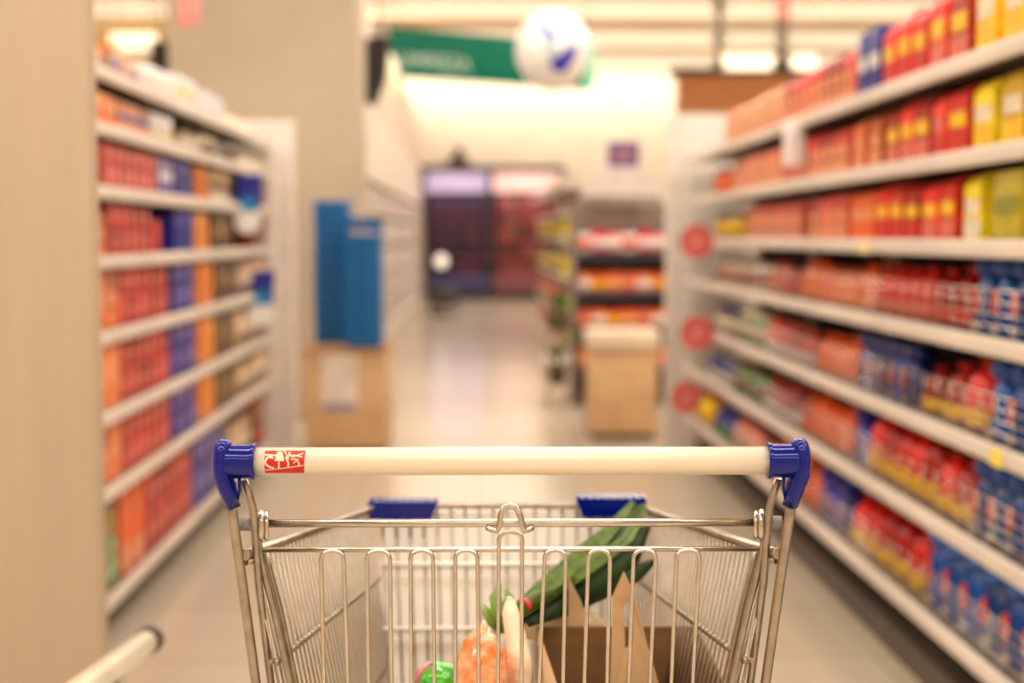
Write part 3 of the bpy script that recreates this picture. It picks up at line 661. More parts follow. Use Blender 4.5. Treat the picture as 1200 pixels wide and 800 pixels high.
t2.location = tx.location; t2.rotation_euler = tx.rotation_euler; bpy.data.objects.remove(tx); me_.materials.clear(); me_.materials.append(mat('pale lettering', (206, 228, 214), .5))
for x in (-ln / 2 + .1, ln / 2 - .1): MB().tube([(x, .015, .225), (x, .015, CEIL - p0.z + .03)], .006, 6).build('hanging_cord', M_DULL, sg)

pb = at(648, 59, 9.0); rb = .236
bl = thing('hanging_ball', pb, 'big white inflatable ball with blue bird-like emblem, hanging before the green sign', 'ball')
MB().lathe([(rb * max(.02, math.sin(math.pi * i / 24)) * (1 + .0), -rb * 1.06 * math.cos(math.pi * i / 24)) for i in range(25)], n=32).build('ball_skin', mat('white vinyl', (244, 242, 240), .3, var=.02, coat=.4), bl)
def on_ball(poly, name, m):
    v = []; bm = bmesh.new(); vs = [bm.verts.new((x, 0, z)) for x, z in poly]; bm.faces.new(vs)
    bmesh.ops.triangulate(bm, faces=bm.faces[:]); bmesh.ops.subdivide_edges(bm, edges=bm.edges[:], cuts=5, use_grid_fill=True)
    for q in bm.verts:
        x, z = q.co.x, q.co.z; q.co = Vector((x, -math.sqrt(max(0, 1 - (x / rb) ** 2 - (z / (rb * 1.06)) ** 2)) * rb - .004, z))
    bm.verts.index_update(); mb = MB().add([q.co for q in bm.verts], [[q.index for q in f.verts] for f in bm.faces], True); bm.free()
    mb.build(name, m, bl)
def bp(px, py): return ((px - 648) * 9.0 / F, (59 - py) * 9.0 / F)
on_ball([bp(626, 37), bp(632, 32), bp(651, 47), bp(645, 54)], 'blue_wing', mat('cornflower print', (50, 100, 210), .3))
on_ball([bp(641, 78), bp(655, 68), bp(664, 60), bp(675, 58), bp(670, 72), bp(661, 87), bp(648, 88)], 'violet_blue_body', mat('violet print', (70, 60, 190), .3))
on_ball([bp(636, 50), bp(645, 53), bp(655, 66), bp(643, 74), bp(636, 62)], 'pale_teal_patch', mat('pale teal print', (196, 218, 220), .3))
MB().tube([(0, 0, rb * 1.06), (0, 0, CEIL - pb.z)], .003, 6).build('hanging_cord', M_WHITE, bl)

# dark speaker by the pillar
p = at(436, 78, 11.3)
t = thing('speaker', (p.x + .02, 11.5, p.z), 'dark wedge loudspeaker hanging beside the broad grey pillar', 'speaker')
MB().prism([(-.1, .25), (.1, .27), (.07, -.05), (-.02, -.27), (-.1, -.25)], 0, .25).build('speaker_body', mat('black plastic', (30, 26, 24), .5), t)
MB().prism([(-.06, .2), (.07, .21), (.04, -.05), (-.03, -.2)], -.01, -.001).build('grille', mat('black grille', (44, 38, 34), .8), t)
MB().box(-.03, .1, .27, .06, .16, .42).build('bracket', M_DULL, t); MB().tube([(.015, .13, .42), (.015, .13, CEIL - p.z)], .012, 6).build('ceiling_rod', M_DULL, t)
# lit wall lamp right of the speaker
p = at(455, 88, 12.4)
t = thing('wall_lamp', (p.x, 12.3, p.z), 'rounded cream lamp beside the dark loudspeaker', 'lamp')
MB().lathe([(.03, -.2), (.08, -.16), (.095, 0), (.08, .12), (.03, .17)], n=16).build('shade', mat('lit cream shade', (255, 236, 196), .5, emit=.6), t)
MB().tube([(0, 0, .16), (0, 0, CEIL - p.z)], .008, 6).build('rod', M_DULL, t)
# pink tags and dark poles from the ceiling on the right
M_PINKC = mat('pink card', (246, 150, 150), .5)
for (px, Yd, lab, ytop, tg) in ((918, 15.5, 'pink tag hanging from a rod above the right-hand shelving', 22, True), (221, 9.4, 'pink tag hanging from a rod above the left-hand shelving', 30, True)):
    p = at(px, ytop, Yd)
    t = thing('hanging_tag', (p.x, Yd, p.z), lab, 'tag')
    MB().box(-.07, 0, 0, .07, .004, .34, .001).build('tag_card', M_PINKC, t)
    MB().tube([(0, .01, .34), (0, .01, CEIL - p.z)], .008, 6).build('rod', M_DULL, t)
p = at(842, 82, 18.5)
t = thing('ceiling_pole', (p.x, 18.5, p.z), 'thin grey pole with dark joints dropping from the ceiling above the brown fascia', 'pole')
MB().tube([(0, 0, 0), (0, 0, CEIL - p.z)], .045, 8).build('pole', mat('grey pole paint', (140, 128, 108), .6), t)
for zz in (.02, .35, .75): MB().lathe([(.075, zz), (.075, zz + .1)], n=10).build('joint', mat('dark joint', (86, 78, 60), .6), t)
p = at(918, 80, 18.5)
t = thing('ceiling_pole', (p.x, 18.6, p.z), 'thicker grey pole behind the pink tag on the right', 'pole')
MB().tube([(0, 0, 0), (0, 0, CEIL - p.z)], .08, 8).build('pole', mat('grey pole paint', (140, 128, 108), .6), t)
MB().lathe([(.12, 0), (.12, .1)], n=10).build('joint', mat('dark joint', (86, 78, 60), .6), t)
for (px0, px1, py, Yd, lab) in ((846, 908, 72, 19.6, 'brightly lit box lamp below the ceiling rails on the right'), (931, 957, 72, 19.6, 'smaller lit box lamp right of the bright box lamp'), (128, 182, 50, 14.0, 'yellowish lit box lamp above the left-hand shelving')):
    a, b_ = at(px0, py, Yd), at(px1, py, Yd); w_ = (b_.x - a.x) / 2
    t = thing('box_lamp', ((a.x + b_.x) / 2, Yd, a.z), lab, 'lamp')
    MB().box(-w_, 0, -.09, w_, .1, .09, .02).build('diffuser', mat('lit box %d' % (1 if px0 > 800 else 2), (255, 240, 210), .5, emit=2.2 if px0 > 800 else 1.0), t)
    MB().box(-w_, .1, -.1, w_, .14, .1).build('housing', M_WHITE, t)
    for s_ in (-.7, .7): MB().tube([(w_ * s_, .12, .1), (w_ * s_, .12, CEIL - a.z)], .006, 6).build('rod', M_DULL, t)

p = at(186, 66, 13.4)
t = thing('speaker', (p.x, 13.4, p.z), 'small dark loudspeaker hanging above the far end of the left-hand shelving', 'speaker')
MB().box(-.08, 0, -.14, .08, .14, .14, .01).build('speaker_body', MATS['black plastic'], t); MB().box(-.06, -.006, -.12, .06, -.001, .12).build('grille', MATS['black grille'], t)
MB().tube([(0, .07, .14), (0, .07, CEIL - p.z)], .01, 6).build('ceiling_rod', M_DULL, t)
p = at(122, 66, 13.2)
t = thing('orange_hanging_card', (p.x, 13.2, p.z), 'orange card hanging above the near end of the left-hand shelving', 'sign')
MB().box(-.12, 0, -.11, .12, .006, .11).build('card', mat('orange card', (240, 150, 60), .6), t); MB().tube([(0, .003, .11), (0, .003, CEIL - p.z)], .006, 6).build('cord', M_DULL, t)

# ---------------------------------------------------------------- guard rail at lower left
rl = thing('guard_rail', (0, 0, 0), 'short round metal guard rail with dark end cap before the left pillar', 'rail')
pa = at(172, 752, 2.55)
zr = pa.z; pc = Vector((pa.x - .17, 1.45, zr)); dr = (pc - pa).normalized()
MB().tube([pa, pc], .023, 16).build('rail_tube', mat('pale rail', (240, 226, 200), .25, .0, coat=.3), rl)
MB().tube([pa - dr * .02, pa + dr * .006], .0255, 16).build('end_cap', mat('dark rubber', (70, 62, 54), .6), rl)
for k in (.12, .9):
    q = pa.lerp(pc, k); MB().tube([(q.x, q.y, 0), (q.x, q.y, zr - .015)], .012, 10).build('post', M_DULL, rl)
    MB().lathe([(.04, 0), (.04, .008)], (q.x, q.y, 0), 12).build('foot_plate', M_DULL, rl)

exec_cart = True
# ---------------------------------------------------------------- shopping cart
CF = 1.40                          # forward distance of the handle from the lens
CY = R(-.77)
ox = CF * math.sin(YAW); oy = CF * math.cos(YAW)
cart = thing('shopping_cart', (ox, oy, 0), 'steel wire shopping cart with cream handle and blue end caps', 'shopping cart', rz=CY)
def K(px, py, yl):
    """cart-local point: pixel measured in the photograph at forward distance yl beyond the handle"""
    x = (px - 600) / F; y = (400 - py) / F
    fw = math.cos(PITCH) + y * math.sin(PITCH); up = -math.sin(PITCH) + y * math.cos(PITCH)
    s = (CF + yl) / fw
    return Vector((x * s + yl * math.sin(YAW + CY) , yl, H + up * s))
def sym(px, py, yl, s):            # measured on the left half; s=-1 left, +1 right
    p_ = K(px, py, yl); return Vector((abs(p_.x) * s, p_.y, p_.z))
zh = K(600, 540, 0).z
hr = .0139
hb = MB().lathe([(hr, -.262), (hr, .262)], (0, 0, zh), 28, 'x').build('handle_bar', M_HANDLE, cart)
# sticker: curved red label with cream line drawing
def on_bar(poly, name, m, r, parent, n=6):
    bm = bmesh.new(); vs = [bm.verts.new((x, a, 0)) for x, a in poly]; bm.faces.new(vs)
    bmesh.ops.triangulate(bm, faces=bm.faces[:]); bmesh.ops.subdivide_edges(bm, edges=bm.edges[:], cuts=n, use_grid_fill=True)
    for q in bm.verts:
        x, a = q.co.x, q.co.y; q.co = Vector((x, -math.sqrt(max(r * r - a * a, 0)), zh + a))
    bm.verts.index_update(); mb = MB().add([q.co for q in bm.verts], [[q.index for q in f.verts] for f in bm.faces], True); bm.free()
    return mb.build(name, m, parent)
def hp(px, py): return ((px - 600) / F * 1.405, (540 - py) / F * 1.405)
def hs(sx, sy): return hp(240 + sx / 6.67, 500 + sy / 6.67)      # from the 6.67x enlargement
M_STR = mat('red sticker', (200, 34, 22), .35, var=.04); M_STC = mat('cream sticker print', (240, 214, 186), .35)
stk = on_bar([hs(476, 172), hs(790, 172), hs(780, 346), hs(476, 346)], 'sticker', M_STR, hr + .0003, hb, 9)
def stroke(pts, wd, nm='sticker_line'):
    pts = [hs(*q) for q in pts]; wd = wd / 6.67 / F * 1.4
    mb = MB(); L_ = []; 
    for i, (x, a) in enumerate(pts):
        x0, a0 = pts[max(0, i - 1)]; x1, a1 = pts[min(len(pts) - 1, i + 1)]
        d = math.hypot(x1 - x0, a1 - a0) or 1; nx, na = -(a1 - a0) / d * wd / 2, (x1 - x0) / d * wd / 2
        for sgn in (1, -1):
            aa = a + na * sgn; r = hr + .0006; aa = max(-hr * .99, min(hr * .99, aa)); L_.append((x + nx * sgn, -math.sqrt(r * r - aa * aa), zh + aa))
    mb.add(L_, [(2 * i, 2 * i + 1, 2 * i + 3, 2 * i + 2) for i in range(len(pts) - 1)]); mb.build(nm, M_STC, hb)
for pts, wd in (([(545, 222), (520, 214), (496, 222), (482, 250), (490, 275), (515, 292), (548, 302)], 15), ([(478, 200), (580, 204)], 12),
                ([(478, 318), (600, 306), (700, 292), (782, 280)], 7), ([(590, 250), (588, 300)], 13), ([(640, 215), (652, 235), (664, 268), (658, 292)], 14),
                ([(620, 165), (640, 190), (660, 220)], 9), ([(660, 185), (690, 215), (775, 190)], 9), ([(680, 235), (720, 230), (748, 268), (738, 284)], 10),
                ([(672, 180), (655, 250)], 8), ([(690, 200), (770, 215)], 8), ([(700, 262), (740, 232)], 8)):
    pp = []
    for i in range(len(pts) - 1):
        for k in range(4): pp.append(tuple(pts[i][j] + (pts[i + 1][j] - pts[i][j]) * k / 4 for j in (0, 1)))
    stroke(pp + [pts[-1]], wd)
on_bar([hs(572, 178), hs(612, 178), hs(632, 246), hs(555, 246)], 'sticker_figure', M_STC, hr + .0006, hb, 4)
# blue end caps
for s in (-1, 1):
    c = MB()
    xa, xb = abs(K(298, 540, 0).x), abs(K(268, 540, 0).x)
    c.lathe([(.0158, s * (xa - .002)), (.0182, s * (xa - .002)), (.0182, s * (xa + .001)), (.0171, s * (xa + .003)), (.0170, s * xb), (.0160, s * (xb + .004))], (0, 0, zh), 28, 'x')
    a = [sym(263, 513.5, 0, s), sym(263, 515, 0, s), sym(262.5, 519, 0, s), sym(262, 527, 0, s), sym(261.5, 540, 0, s), sym(262, 555, 0, s), sym(265.5, 566, .001, s), sym(269.5, 577, .003, s), sym(272.5, 590, .006, s)]
    rr = [.002, .006, .0082, .0097, .0100, .0100, .0095, .0086, .0076]
    c.tube(a, rr, 20, ell=(1.75, 1))
    cap = c.build('handle_cap', M_BLUE, cart)
    b_ = sym(272.7, 591, .006, s)
    MB().tube([b_ + Vector((0, 0, .0012)), b_ - Vector((0, 0, .001))], .0080, 18, ell=(1.6, 1)).build('cap_collar', mat('black rubber', (24, 22, 26), .5), cap)
    MB().tube([sym(281, 560, -.004, s), sym(281.5, 573, -.002, s), sym(279, 586, .002, s)], [.0016, .0016, .001], 8).build('cap_rib', M_BLUE, cap)
# frame tubes from the caps to the lower chassis
zb = .17
def cart_child(mb, name, m, parent=None): return mb.build(name, m, parent or cart)
for s in (-1, 1):
    p1 = sym(271.5, 589, .006, s); p2 = sym(281.5, 660, .03, s); p3 = sym(300.5, 800, .07, s)
    d = (p3 - p2); k = (zb + .25 - p3.z) / d.z; p4 = p3 + d * k
    cart_child(MB().tube([p1, p1.lerp(p2, .3), p2, p3, p4, Vector((p4.x * .93, p4.y + .12, zb + .04)), Vector((p4.x * .9, p4.y + .2, zb)), Vector((.16 * s, .78, zb))], .0052, 14), 'frame_tube', M_DULL)
    # inner bent tube behind the cap
    q = [sym(286, 560, .02, s), sym(291, 575, .025, s), sym(296.5, 594, .03, s), sym(298.5, 612, .032, s), sym(303, 680, .05, s), sym(318, 800, .085, s)]
    d = q[-1] - q[-2]; q.append(q[-1] + d * ((.5 - q[-1].z) / d.z))
    cart_child(MB().tube(q, .0042, 12), 'basket_upright', M_DULL)
# rear gate
gate = cart_child(MB().tube([sym(300, 612.5, .04, -1), sym(300, 612.5, .04, 1)], .0043, 14), 'gate_bar', M_CHROME)
gb2 = cart_child(MB().tube([sym(303, 643.5, .05, -1), sym(303, 643.5, .05, 1)], .0029, 12), 'gate_rail', M_CHROME)
for s in (-1, 1):
    a, b_ = sym(303, 600, .037, s), sym(306, 630, .042, s)
    ring = []
    for i in range(16):
        t_ = 2 * math.pi * i / 16
        ring.append(Vector(((a.x + b_.x) / 2 + .0040 * s * math.cos(t_) * .4 - .0015 * s, (a.y + b_.y) / 2 + .0075 * math.cos(t_), (a.z + b_.z) / 2 + .0130 * math.sin(t_))))
    cart_child(MB().tube(ring, .0034, 10, closed=True), 'hinge_eye', M_CHROME)
    ring2 = [r_ + Vector((-.0052 * s, .002, -.001)) for r_ in ring]
    cart_child(MB().tube(ring2, .0024, 10, closed=True), 'hinge_eye', M_CHROME)
    cart_child(MB().tube([sym(282, 613, .036, s), sym(298, 613, .038, s)], [.0072, .0072], 16), 'hinge_bush', mat('grey bush', (136, 130, 122), .5))
    # outer wire of the gate
    g = [sym(303, 628, .043, s), sym(304.5, 646, .05, s), sym(311, 675, .055, s), sym(321, 712, .06, s), sym(337, 785, .068, s)]
    d = g[-1] - g[-2]; g.append(g[-1] + d * ((.52 - g[-1].z) / d.z))
    cart_child(MB().tube(g, .0038, 12), 'gate_side_wire', M_DULL)
    g2 = [v_ + Vector((-.004 * s, .012, 0)) for v_ in g[1:]]
    cart_child(MB().tube(g2, .0030, 10), 'gate_side_wire', M_DULL)
# hairpin loops
loops = [((376.5, 403), (380, 408), 642), ((430, 457), (432, 459), 642), ((481, 507.5), (482, 509), 642), ((533.5, 559.5), (533.5, 561), 642), ((584.5, 612), (583.5, 611), 620.5),
         ((638, 663), (632, 660), 642), ((689.5, 715), (685, 711.5), 642), ((742.5, 768.5), (737, 762), 642), ((793, 820), (787, 812), 642)]
for (t0_, t1_), (b0, b1), yt in loops:
    y1 = .047; pts = []
    bl_, br_ = K(b0, 800, .07), K(b1, 800, .07)
    tl, tr = K(t0_, yt + 16, y1), K(t1_, yt + 16, y1)
    tl2, tr2 = K(t0_, yt + 12, y1), K(t1_, yt + 12, y1)
    kx_ = (.52 - bl_.z) / (tl.z - bl_.z)
    pts.append(bl_ + (tl - bl_) * kx_); pts.append(bl_); pts.append(tl)
    c_ = (tl2 + tr2) / 2; hwid = (tr2.x - tl2.x) / 2; hh = K(600, yt + 2.5, y1).z - c_.z
    for i in range(9):
        a = math.pi * (1 - i / 8); pts.append(Vector((c_.x + hwid * math.cos(a), c_.y, c_.z + hh * math.sin(a) ** .9 if 0 < i < 8 else c_.z)))
    pts.append(tr); pts.append(br_); pts.append(br_ + (tr - br_) * kx_)
    cart_child(MB().tube(pts, .00225, 10), 'gate_loop', M_CHROME, gb2)
for zz, yy in ((.64, .085), (.53, .098)):
    pz = .205
    cart_child(MB().tube([(-pz, yy, zz), (pz, yy, zz)], .0025, 8), 'gate_cross_wire', M_CHROME, gb2)
# centre hook
hk = [K(571, 617.5, .036), K(575, 620, .034), K(582, 622, .031), K(585, 616, .031), K(587, 602, .032), K(591, 594, .033), K(598, 592, .033), K(604, 594, .033), K(609, 603, .032), K(613, 617, .031), K(615, 622, .031), K(620, 620, .034), K(624, 617.5, .036)]
cart_child(MB().tube(hk, .0031, 10), 'centre_hook', M_CHROME)

# basket: rim, side wires, bottom, front
YN, YF = .03, .70
rimpts = {}
for s in (-1, 1):
    a = sym(288, 649, YN, s); b_ = sym(431, 598, YF - .03, s)
    rimpts[s] = (a, b_)
bL, bR = rimpts[-1][1], rimpts[1][1]
fz = K(600, 592, YF).z
front_x = abs(bR.x) - .012
rimc = [rimpts[-1][0], bL, Vector((-front_x - .004, YF - .008, (bL.z + fz) / 2)), Vector((-front_x + .012, YF, fz)), Vector((front_x - .012, YF, fz)), Vector((front_x + .004, YF - .008, (bL.z + fz) / 2)), bR, rimpts[1][0]]
rim = cart_child(MB().tube(rimc, .0050, 12), 'basket_rim', M_DULL)
for s in (-1, 1):
    a = rimpts[s][0]; d = (a - rimpts[s][1]).normalized()
    cart_child(MB().tube([a - d * .004, a + d * .0035], .0062, 6), 'rim_end_bolt', M_DULL)
    cart_child(MB().tube([a + Vector((0, .004, -.0085)), a + Vector((-.008 * s, .014, -.009))], .0035, 8), 'rim_brace', M_DULL)
ZB = .50
def side_pt(s, t_, k):
    """t_: 0 near .. 1 far along rim ; k: 0 rim .. 1 basket floor"""
    a, b_ = rimpts[s]; p_ = a.lerp(b_, t_)
    zb_ = ZB + .0 * t_
    q = Vector((p_.x - s * (.075 - .02 * t_), p_.y + .06 - .13 * t_ * .6, zb_))
    return p_.lerp(q, k)
nw = 34
for s in (-1, 1):
    for i in range(nw):
        t_ = .035 + .955 * i / (nw - 1)
        cart_child(MB().tube([side_pt(s, t_, 0) - Vector((0, 0, .003)), side_pt(s, t_, 1)], .0016, 6), 'side_wire', M_WIRE, rim)
    for kk in (.27, .62, 1.0):
        m = MB(); off = Vector((.0035 * s, 0, 0))
        m.tube([side_pt(s, .02, kk) + off, side_pt(s, 1, kk) + off], .0026, 8)
        if kk < .5:
            for i in range(nw):
                c0 = side_pt(s, .035 + .955 * i / (nw - 1), kk) - Vector((.0022 * s, 0, 0))
                m.lathe([(.0014, -.0042), (.0040, -.002), (.0040, .002), (.0014, .0042)], c0, 7)
        cart_child(m, 'side_rail', M_WIRE)
# front panel of wires
def fr(x, k):
    return Vector((x * (1 - .12 * k), YF - .0 - .10 * k, fz + (ZB - fz) * k))
nf = 19
for i in range(nf):
    x = -front_x + .006 + (2 * front_x - .012) * i / (nf - 1)
    cart_child(MB().tube([fr(x, 0) - Vector((0, 0, .003)), fr(x, 1)], .002, 6), 'front_wire', M_WIRE, rim)
for py in (661, 731, 792):
    z_ = K(600, py, YF - .03).z; k = (z_ - fz) / (ZB - fz)
    cart_child(MB().tube([fr(-front_x, k) - Vector((0, .004, 0)), fr(front_x, k) - Vector((0, .004, 0))], .0026, 8), 'front_rail', mat('white coated wire', (250, 244, 236), .4))
# pale plastic board outside the front wires
fb = MB(); v = []
for (x, k) in ((-front_x + .004, .03), (front_x - .004, .03), (front_x - .004, .97), (-front_x + .004, .97)):
    q = fr(x, k) + Vector((0, .0055, 0)); v.append(q)
v += [q + Vector((0, .003, 0)) for q in v]
fb.add(v, [(0, 1, 2, 3), (7, 6, 5, 4), (0, 4, 5, 1), (1, 5, 6, 2), (2, 6, 7, 3), (3, 7, 4, 0)])
cart_child(fb, 'front_board', mat('pale plastic board', (240, 232, 222), .45, var=.02))
# blue corner bumpers on the front rim
for (x0, x1, y0_, y1_) in ((432, 514, 587, 607), (674, 757, 583, 605)):
    a, b_ = K(x0, y0_, YF - .008), K(x1, y1_, YF - .008); inset = .011
    q = MB().prism([(a.x, a.z), (b_.x, a.z), (b_.x - (inset if x0 < 600 else .002), b_.z), (a.x + (inset if x0 > 600 else .001), b_.z)], YF - .016, YF + .016)
    cart_child(q, 'rim_bumper', M_BLUE)
    m = MB(); n = 9
    for i in range(n):
        xx = a.x + (b_.x - a.x) * (i + .5) / n; m.box(xx - .0022, YF - .015, a.z, xx + .0022, YF + .015, a.z + .0022)
    cart_child(m, 'bumper_ribs', M_BLUE)
# basket floor wires
fl = MB()
nn = 15
for i in range(nn):
    u = i / (nn - 1); a = side_pt(-1, .02, 1).lerp(side_pt(1, .02, 1), u); b_ = fr(-front_x, 1).lerp(fr(front_x, 1), u)
    cart_child(MB().tube([a, b_], .0022, 6), 'floor_wire', M_CHROME)
for k in (0, .2, .4, .6, .8, 1):
    cart_child(MB().tube([side_pt(-1, k, 1) - Vector((0, 0, .004)), side_pt(1, k, 1) - Vector((0, 0, .004))], .0022, 6), 'floor_cross_wire', M_CHROME)
# chassis and casters
cart_child(MB().tube([(-.23, .26, zb), (.23, .26, zb)], .008, 10), 'chassis_bar', M_DULL); cart_child(MB().tube([(-.165, .76, zb), (.165, .76, zb)], .008, 10), 'chassis_bar', M_DULL)
for (x, y) in ((-.22, .27), (.22, .27), (-.16, .74), (.16, .74)):
    cs = cart_child(MB().box(x - .018, y - .02, .10, x - .014, y + .02, zb - .002).box(x + .014, y - .02, .10, x + .018, y + .02, zb - .002).box(x - .018, y - .02, zb - .006, x + .018, y + .02, zb), 'caster_fork', M_DULL)
    m = MB().box(x - .018, y - .03, .055, x - .014, y + .01, .11).box(x + .014, y - .03, .055, x + .018, y + .01, .11); m.build('fork_arm', M_DULL, cs)
    MB().lathe([(.05, -.012), (.062, -.008), (.062, .008), (.05, .012)], (x, y - .012, .063), 20, 'x').build('wheel', mat('grey rubber', (74, 72, 70), .7), cs)
for s in (-1, 1): cart_child(MB().tube([(s * .21, .24, zb), (s * .20, .22, .3), (s * .19, .16, ZB)], .006, 8), 'basket_strut', M_DULL); cart_child(MB().tube([(s * .15, .74, zb), (s * .14, .62, ZB - .005)], .006, 8), 'basket_strut', M_DULL)

# ---------------------------------------------------------------- groceries in the cart (own top-level things)
CM = Matrix.Translation((ox, oy, 0)) @ Matrix.Rotation(CY, 4, 'Z')
def W(px, py, yl): return CM @ K(px, py, yl)
def groc(name, label, cat): return thing(name, (ox, oy, 0), label, cat, rz=CY)
# cardboard box
zt = K(720, 734, .40).z; zf = ZB + .004
xl = K(632, 734, .40).x; xr = K(813, 734, .40).x
bx = groc('cardboard_box', 'open brown cardboard box with raised handle flap in the cart', 'box')
def sheet(pts, th, name, m, parent, hole=None):
    """flat board from a 3-D quad/poly with thickness th along its normal"""
    pts = [Vector(p_) for p_ in pts]; n_ = (pts[1] - pts[0]).cross(pts[2] - pts[1]).normalized() * th; k = len(pts)
    if hole is None:
        v = pts + [p_ + n_ for p_ in pts]; f = [tuple(range(k)), tuple(k + i for i in reversed(range(k)))] + [(i, (i + 1) % k, (i + 1) % k + k, i + k) for i in range(k)]
    else:
        hole = [Vector(p_) for p_ in hole]; ring = pts + hole; v = ring + [p_ + n_ for p_ in ring]; N = 2 * k; f = []
        for i in range(k):
            j = (i + 1) % k
            f += [(i, j, j + k, i + k), (N + i, N + i + k, N + j + k, N + j), (i, i + N, j + N, j), (i + k, j + k, j + k + N, i + k + N)]
    return MB().add(v, f).build(name, m, parent)
yn_, yf_ = .14, .40
xl2, xr2 = xl - .0, xr - .0
M_CIN = mat('shaded brown cardboard', (132, 96, 60), .9, var=.06, scale=20)  # same cardboard as the flaps, darkened to paint the shade inside the box
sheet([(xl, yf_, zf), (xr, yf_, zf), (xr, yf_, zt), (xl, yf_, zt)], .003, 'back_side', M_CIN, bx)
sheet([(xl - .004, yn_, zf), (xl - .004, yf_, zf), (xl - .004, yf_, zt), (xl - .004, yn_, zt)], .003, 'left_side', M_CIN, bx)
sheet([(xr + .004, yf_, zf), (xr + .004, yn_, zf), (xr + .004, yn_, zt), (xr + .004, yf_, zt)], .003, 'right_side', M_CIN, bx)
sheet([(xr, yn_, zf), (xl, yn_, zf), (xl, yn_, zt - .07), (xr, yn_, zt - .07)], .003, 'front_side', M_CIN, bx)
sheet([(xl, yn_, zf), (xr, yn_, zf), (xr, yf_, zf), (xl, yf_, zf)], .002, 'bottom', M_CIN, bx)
# raised flaps
def kp(l, y0_): return [K(px, py, y0_ + dy) for px, py, dy in l]
zt2 = .28
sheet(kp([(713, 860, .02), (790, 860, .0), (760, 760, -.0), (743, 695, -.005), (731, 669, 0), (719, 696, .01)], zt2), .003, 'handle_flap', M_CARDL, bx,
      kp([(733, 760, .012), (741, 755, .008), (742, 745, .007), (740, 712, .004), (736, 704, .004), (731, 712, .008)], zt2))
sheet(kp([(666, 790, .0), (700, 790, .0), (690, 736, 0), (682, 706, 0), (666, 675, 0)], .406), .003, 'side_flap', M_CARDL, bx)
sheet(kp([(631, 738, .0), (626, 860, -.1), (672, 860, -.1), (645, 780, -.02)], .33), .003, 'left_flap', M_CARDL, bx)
# leek
lk = groc('leek', 'dark green leek with long leaves lying across the cart over the far rim', 'leek')
M_LK = mat('leek leaf dark', (30, 54, 14), .5, var=.25, scale=30, spec=.25); M_LK2 = mat('leek leaf light', (78, 98, 22), .5, spec=.25, var=.18, scale=60); M_LKW = mat('leek stalk', (206, 214, 160), .4)
def leaf(pts, wds, fold, m, nm='leaf', nrm=Vector((-.1, -.75, .6))):
    pts = [K(*q) for q in pts]; v = []; k = len(pts)
    for i, p_ in enumerate(pts):
        a = pts[max(0, i - 1)]; b_ = pts[min(k - 1, i + 1)]; t_ = (b_ - a).normalized(); n_ = (nrm - t_ * nrm.dot(t_)).normalized(); sd = t_.cross(n_)
        for u in (-1, -.5, 0, .5, 1):
            v.append(p_ + sd * wds[i] * u + n_ * (fold * wds[i] * abs(u) ** 1.3))
        for u in (1, .5, 0, -.5, -1):
            v.append(p_ + sd * wds[i] * u * .98 + n_ * (fold * wds[i] * abs(u) ** 1.3 - .0016))
    f = [(i * 10 + j, i * 10 + (j + 1) % 10, (i + 1) * 10 + (j + 1) % 10, (i + 1) * 10 + j) for i in range(k - 1) for j in range(10)]
    f += [tuple(range(10)), tuple((k - 1) * 10 + j for j in range(10))]
    MB().add(v, f, True).build(nm, m, lk)
leaf([(600, 722, .30), (640, 688, .43), (690, 645, .52), (730, 610, .63), (748, 590, .68)], [.014, .019, .021, .015, .005], -.45, M_LK)
leaf([(606, 722, .29), (645, 690, .43), (692, 652, .50), (726, 624, .56), (756, 592, .66)], [.012, .016, .018, .012, .004], .5, M_LK2)
leaf([(608, 718, .285), (650, 684, .44), (698, 648, .49), (728, 626, .55), (752, 596, .64)], [.005, .007, .008, .007, .002], -.5, M_LK)
leaf([(610, 722, .28), (655, 692, .44), (700, 660, .455), (735, 634, .53), (757, 600, .63)], [.006, .008, .009, .008, .003], .5, M_LK2)
leaf([(612, 724, .30), (655, 700, .44), (705, 668, .47), (740, 645, .52), (760, 612, .60)], [.012, .018, .021, .016, .005], -.5, M_LK)
leaf([(618, 722, .31), (660, 704, .45), (705, 683, .47), (745, 668, .50), (768, 656, .53)], [.012, .018, .019, .014, .004], -.5, M_LK)
leaf([(612, 716, .30), (655, 680, .44), (700, 640, .50), (722, 615, .58), (742, 588, .64)], [.008, .011, .012, .009, .003], .4, M_LK2)
MB().tube([K(600, 730, .285), K(612, 712, .29), K(625, 702, .32), K(645, 694, .39)], [.008, .0085, .009, .006], 14).build('stalk', M_LK2, lk)
MB().tube([K(613, 711, .288), K(616, 708, .294)], [.0088, .0088], 14).build('red_tie', mat('red rubber band', (214, 60, 66), .4), lk)
# baguette in paper
bg = groc('paper_wrapped_bread', 'pale pink paper wrapped bread standing up beside the orange bag', 'bread')
pts = [K(598, 704, .27), K(598, 716, .265), K(604, 745, .25), K(610, 780, .235), K(612, 850, .2), K(612, 960, .16)]
MB().tube(pts, [.006, .010, .0125, .014, .015, .015], 12, ell=(.9, 1)).build('paper', mat('pale paper', (240, 208, 176), .6, var=.07, scale=40, bump=.5), bg)
MB().tube([pts[0] + Vector((0, 0, -.002)), pts[0] + Vector((-.002, 0, .005))], [.0065, .003], 10).build('paper_twist', mat('pale paper', (240, 208, 176), .6), bg)
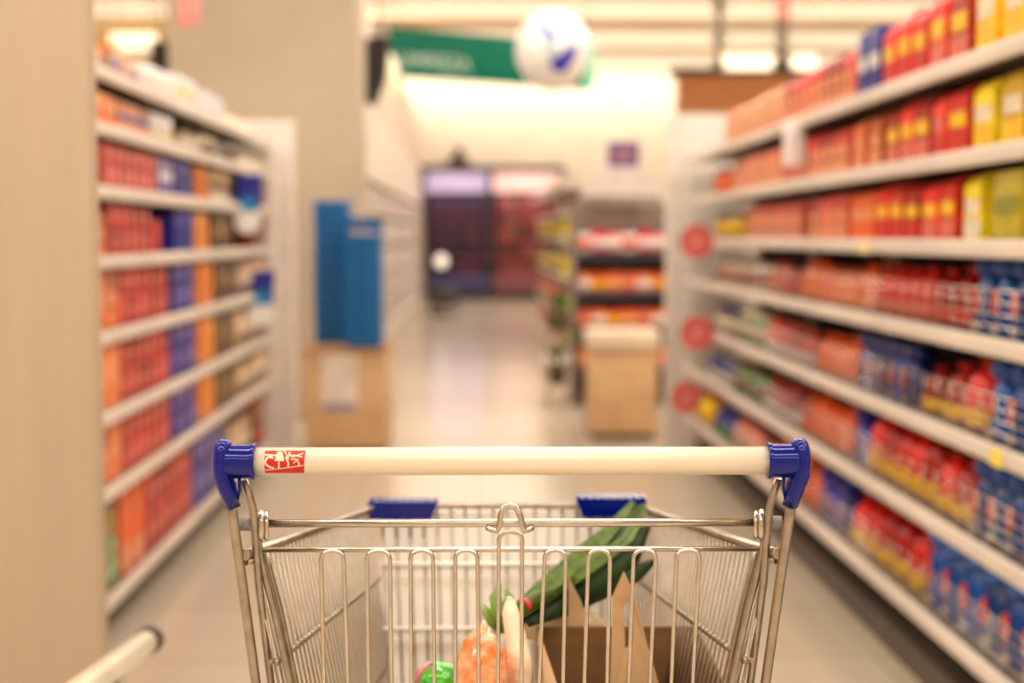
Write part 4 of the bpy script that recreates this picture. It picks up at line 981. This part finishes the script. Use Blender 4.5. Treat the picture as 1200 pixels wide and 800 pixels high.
# crumpled beige bag lying behind the box edge
def crumple(cx, cz, yl, rx, ry_, rz_, m, name, label, cat, seed, part, amp=.22, flat=.7):
    g = groc(name, label, cat); rnd = random.Random(seed); bm = bmesh.new(); bmesh.ops.create_icosphere(bm, subdivisions=4, radius=1)
    c0 = K(cx, cz, yl); ph = [(Vector([rnd.uniform(-5, 5) for _ in range(3)]), rnd.uniform(0, 6)) for _ in range(9)]
    for q in bm.verts:
        d = sum(abs(math.sin(q.co.dot(v_) * (1 + 1.2 * (k_ > 4)) + p_)) * (1.2 if k_ < 5 else .8) for k_, (v_, p_) in enumerate(ph)) / 9 - .5
        q.co *= 1 + amp * d * 1.6
        q.co = Vector((c0.x + q.co.x * rx, c0.y + q.co.y * ry_, c0.z + q.co.z * rz_))
    bm.verts.index_update(); MB().add([q.co for q in bm.verts], [[q.index for q in f.verts] for f in bm.faces], True).build(part, m, g); bm.free()
    return g
M_KR = mat('beige kraft paper', (206, 182, 140), .7, var=.15, scale=30, bump=.6)
crumple(655, 733, .45, .056, .018, .024, M_KR, 'paper_bag', 'crumpled beige paper bag under the leek at the back of the cart', 'bag', 3, 'bag_body')
M_ORB = mat('orange plastic film', (250, 120, 40), .14, var=.1, scale=60, bump=.6, coat=.6, rgb2=(248, 196, 150))  # paler second tone paints translucent highlights into the film colour
ob = crumple(566, 795, .20, .029, .04, .052, M_ORB, 'orange_bag', 'shiny orange plastic bag of vegetables in the cart', 'bag', 5, 'bag_body', .35)
c0 = K(567, 745, .2)
MB().lathe([(.016, -.03), (.010, -.008), (.006, .006), (.002, .017)], c0, 9).build('bag_neck', M_ORB, ob)
M_GRB = mat('bright green film', (70, 190, 30), .2, var=.15, scale=50, bump=.4, coat=.6)
gb_ = crumple(516, 800, .24, .028, .03, .022, M_GRB, 'green_pack', 'bright green packet with pink edge low in the cart', 'packet', 9, 'packet_body', .3)
MB().tube([K(489, 800, .23), K(494, 785, .235), K(505, 776, .24)], [.005, .005, .003], 8).build('pink_edge', mat('pink film', (226, 140, 150), .3), gb_)
M_LET = mat('lettuce green', (120, 170, 50), .5, var=.2)
lf = groc('celery_leaf', 'small pale green leaf tips beside the wrapped bread', 'leaf'); lk = lf
M_CEL = mat('pale green leaf', (128, 156, 62), .5, var=.2)
leaf([(592, 740, .33), (584, 715, .335), (581, 700, .34), (586, 684, .35)], [.004, .009, .008, .002], .4, M_CEL)
leaf([(590, 742, .34), (595, 716, .345), (597, 700, .35), (592, 690, .36)], [.004, .007, .006, .002], .4, M_CEL)
leaf([(588, 740, .335), (576, 728, .33), (570, 716, .33), (566, 708, .335)], [.004, .007, .006, .002], .4, M_CEL)
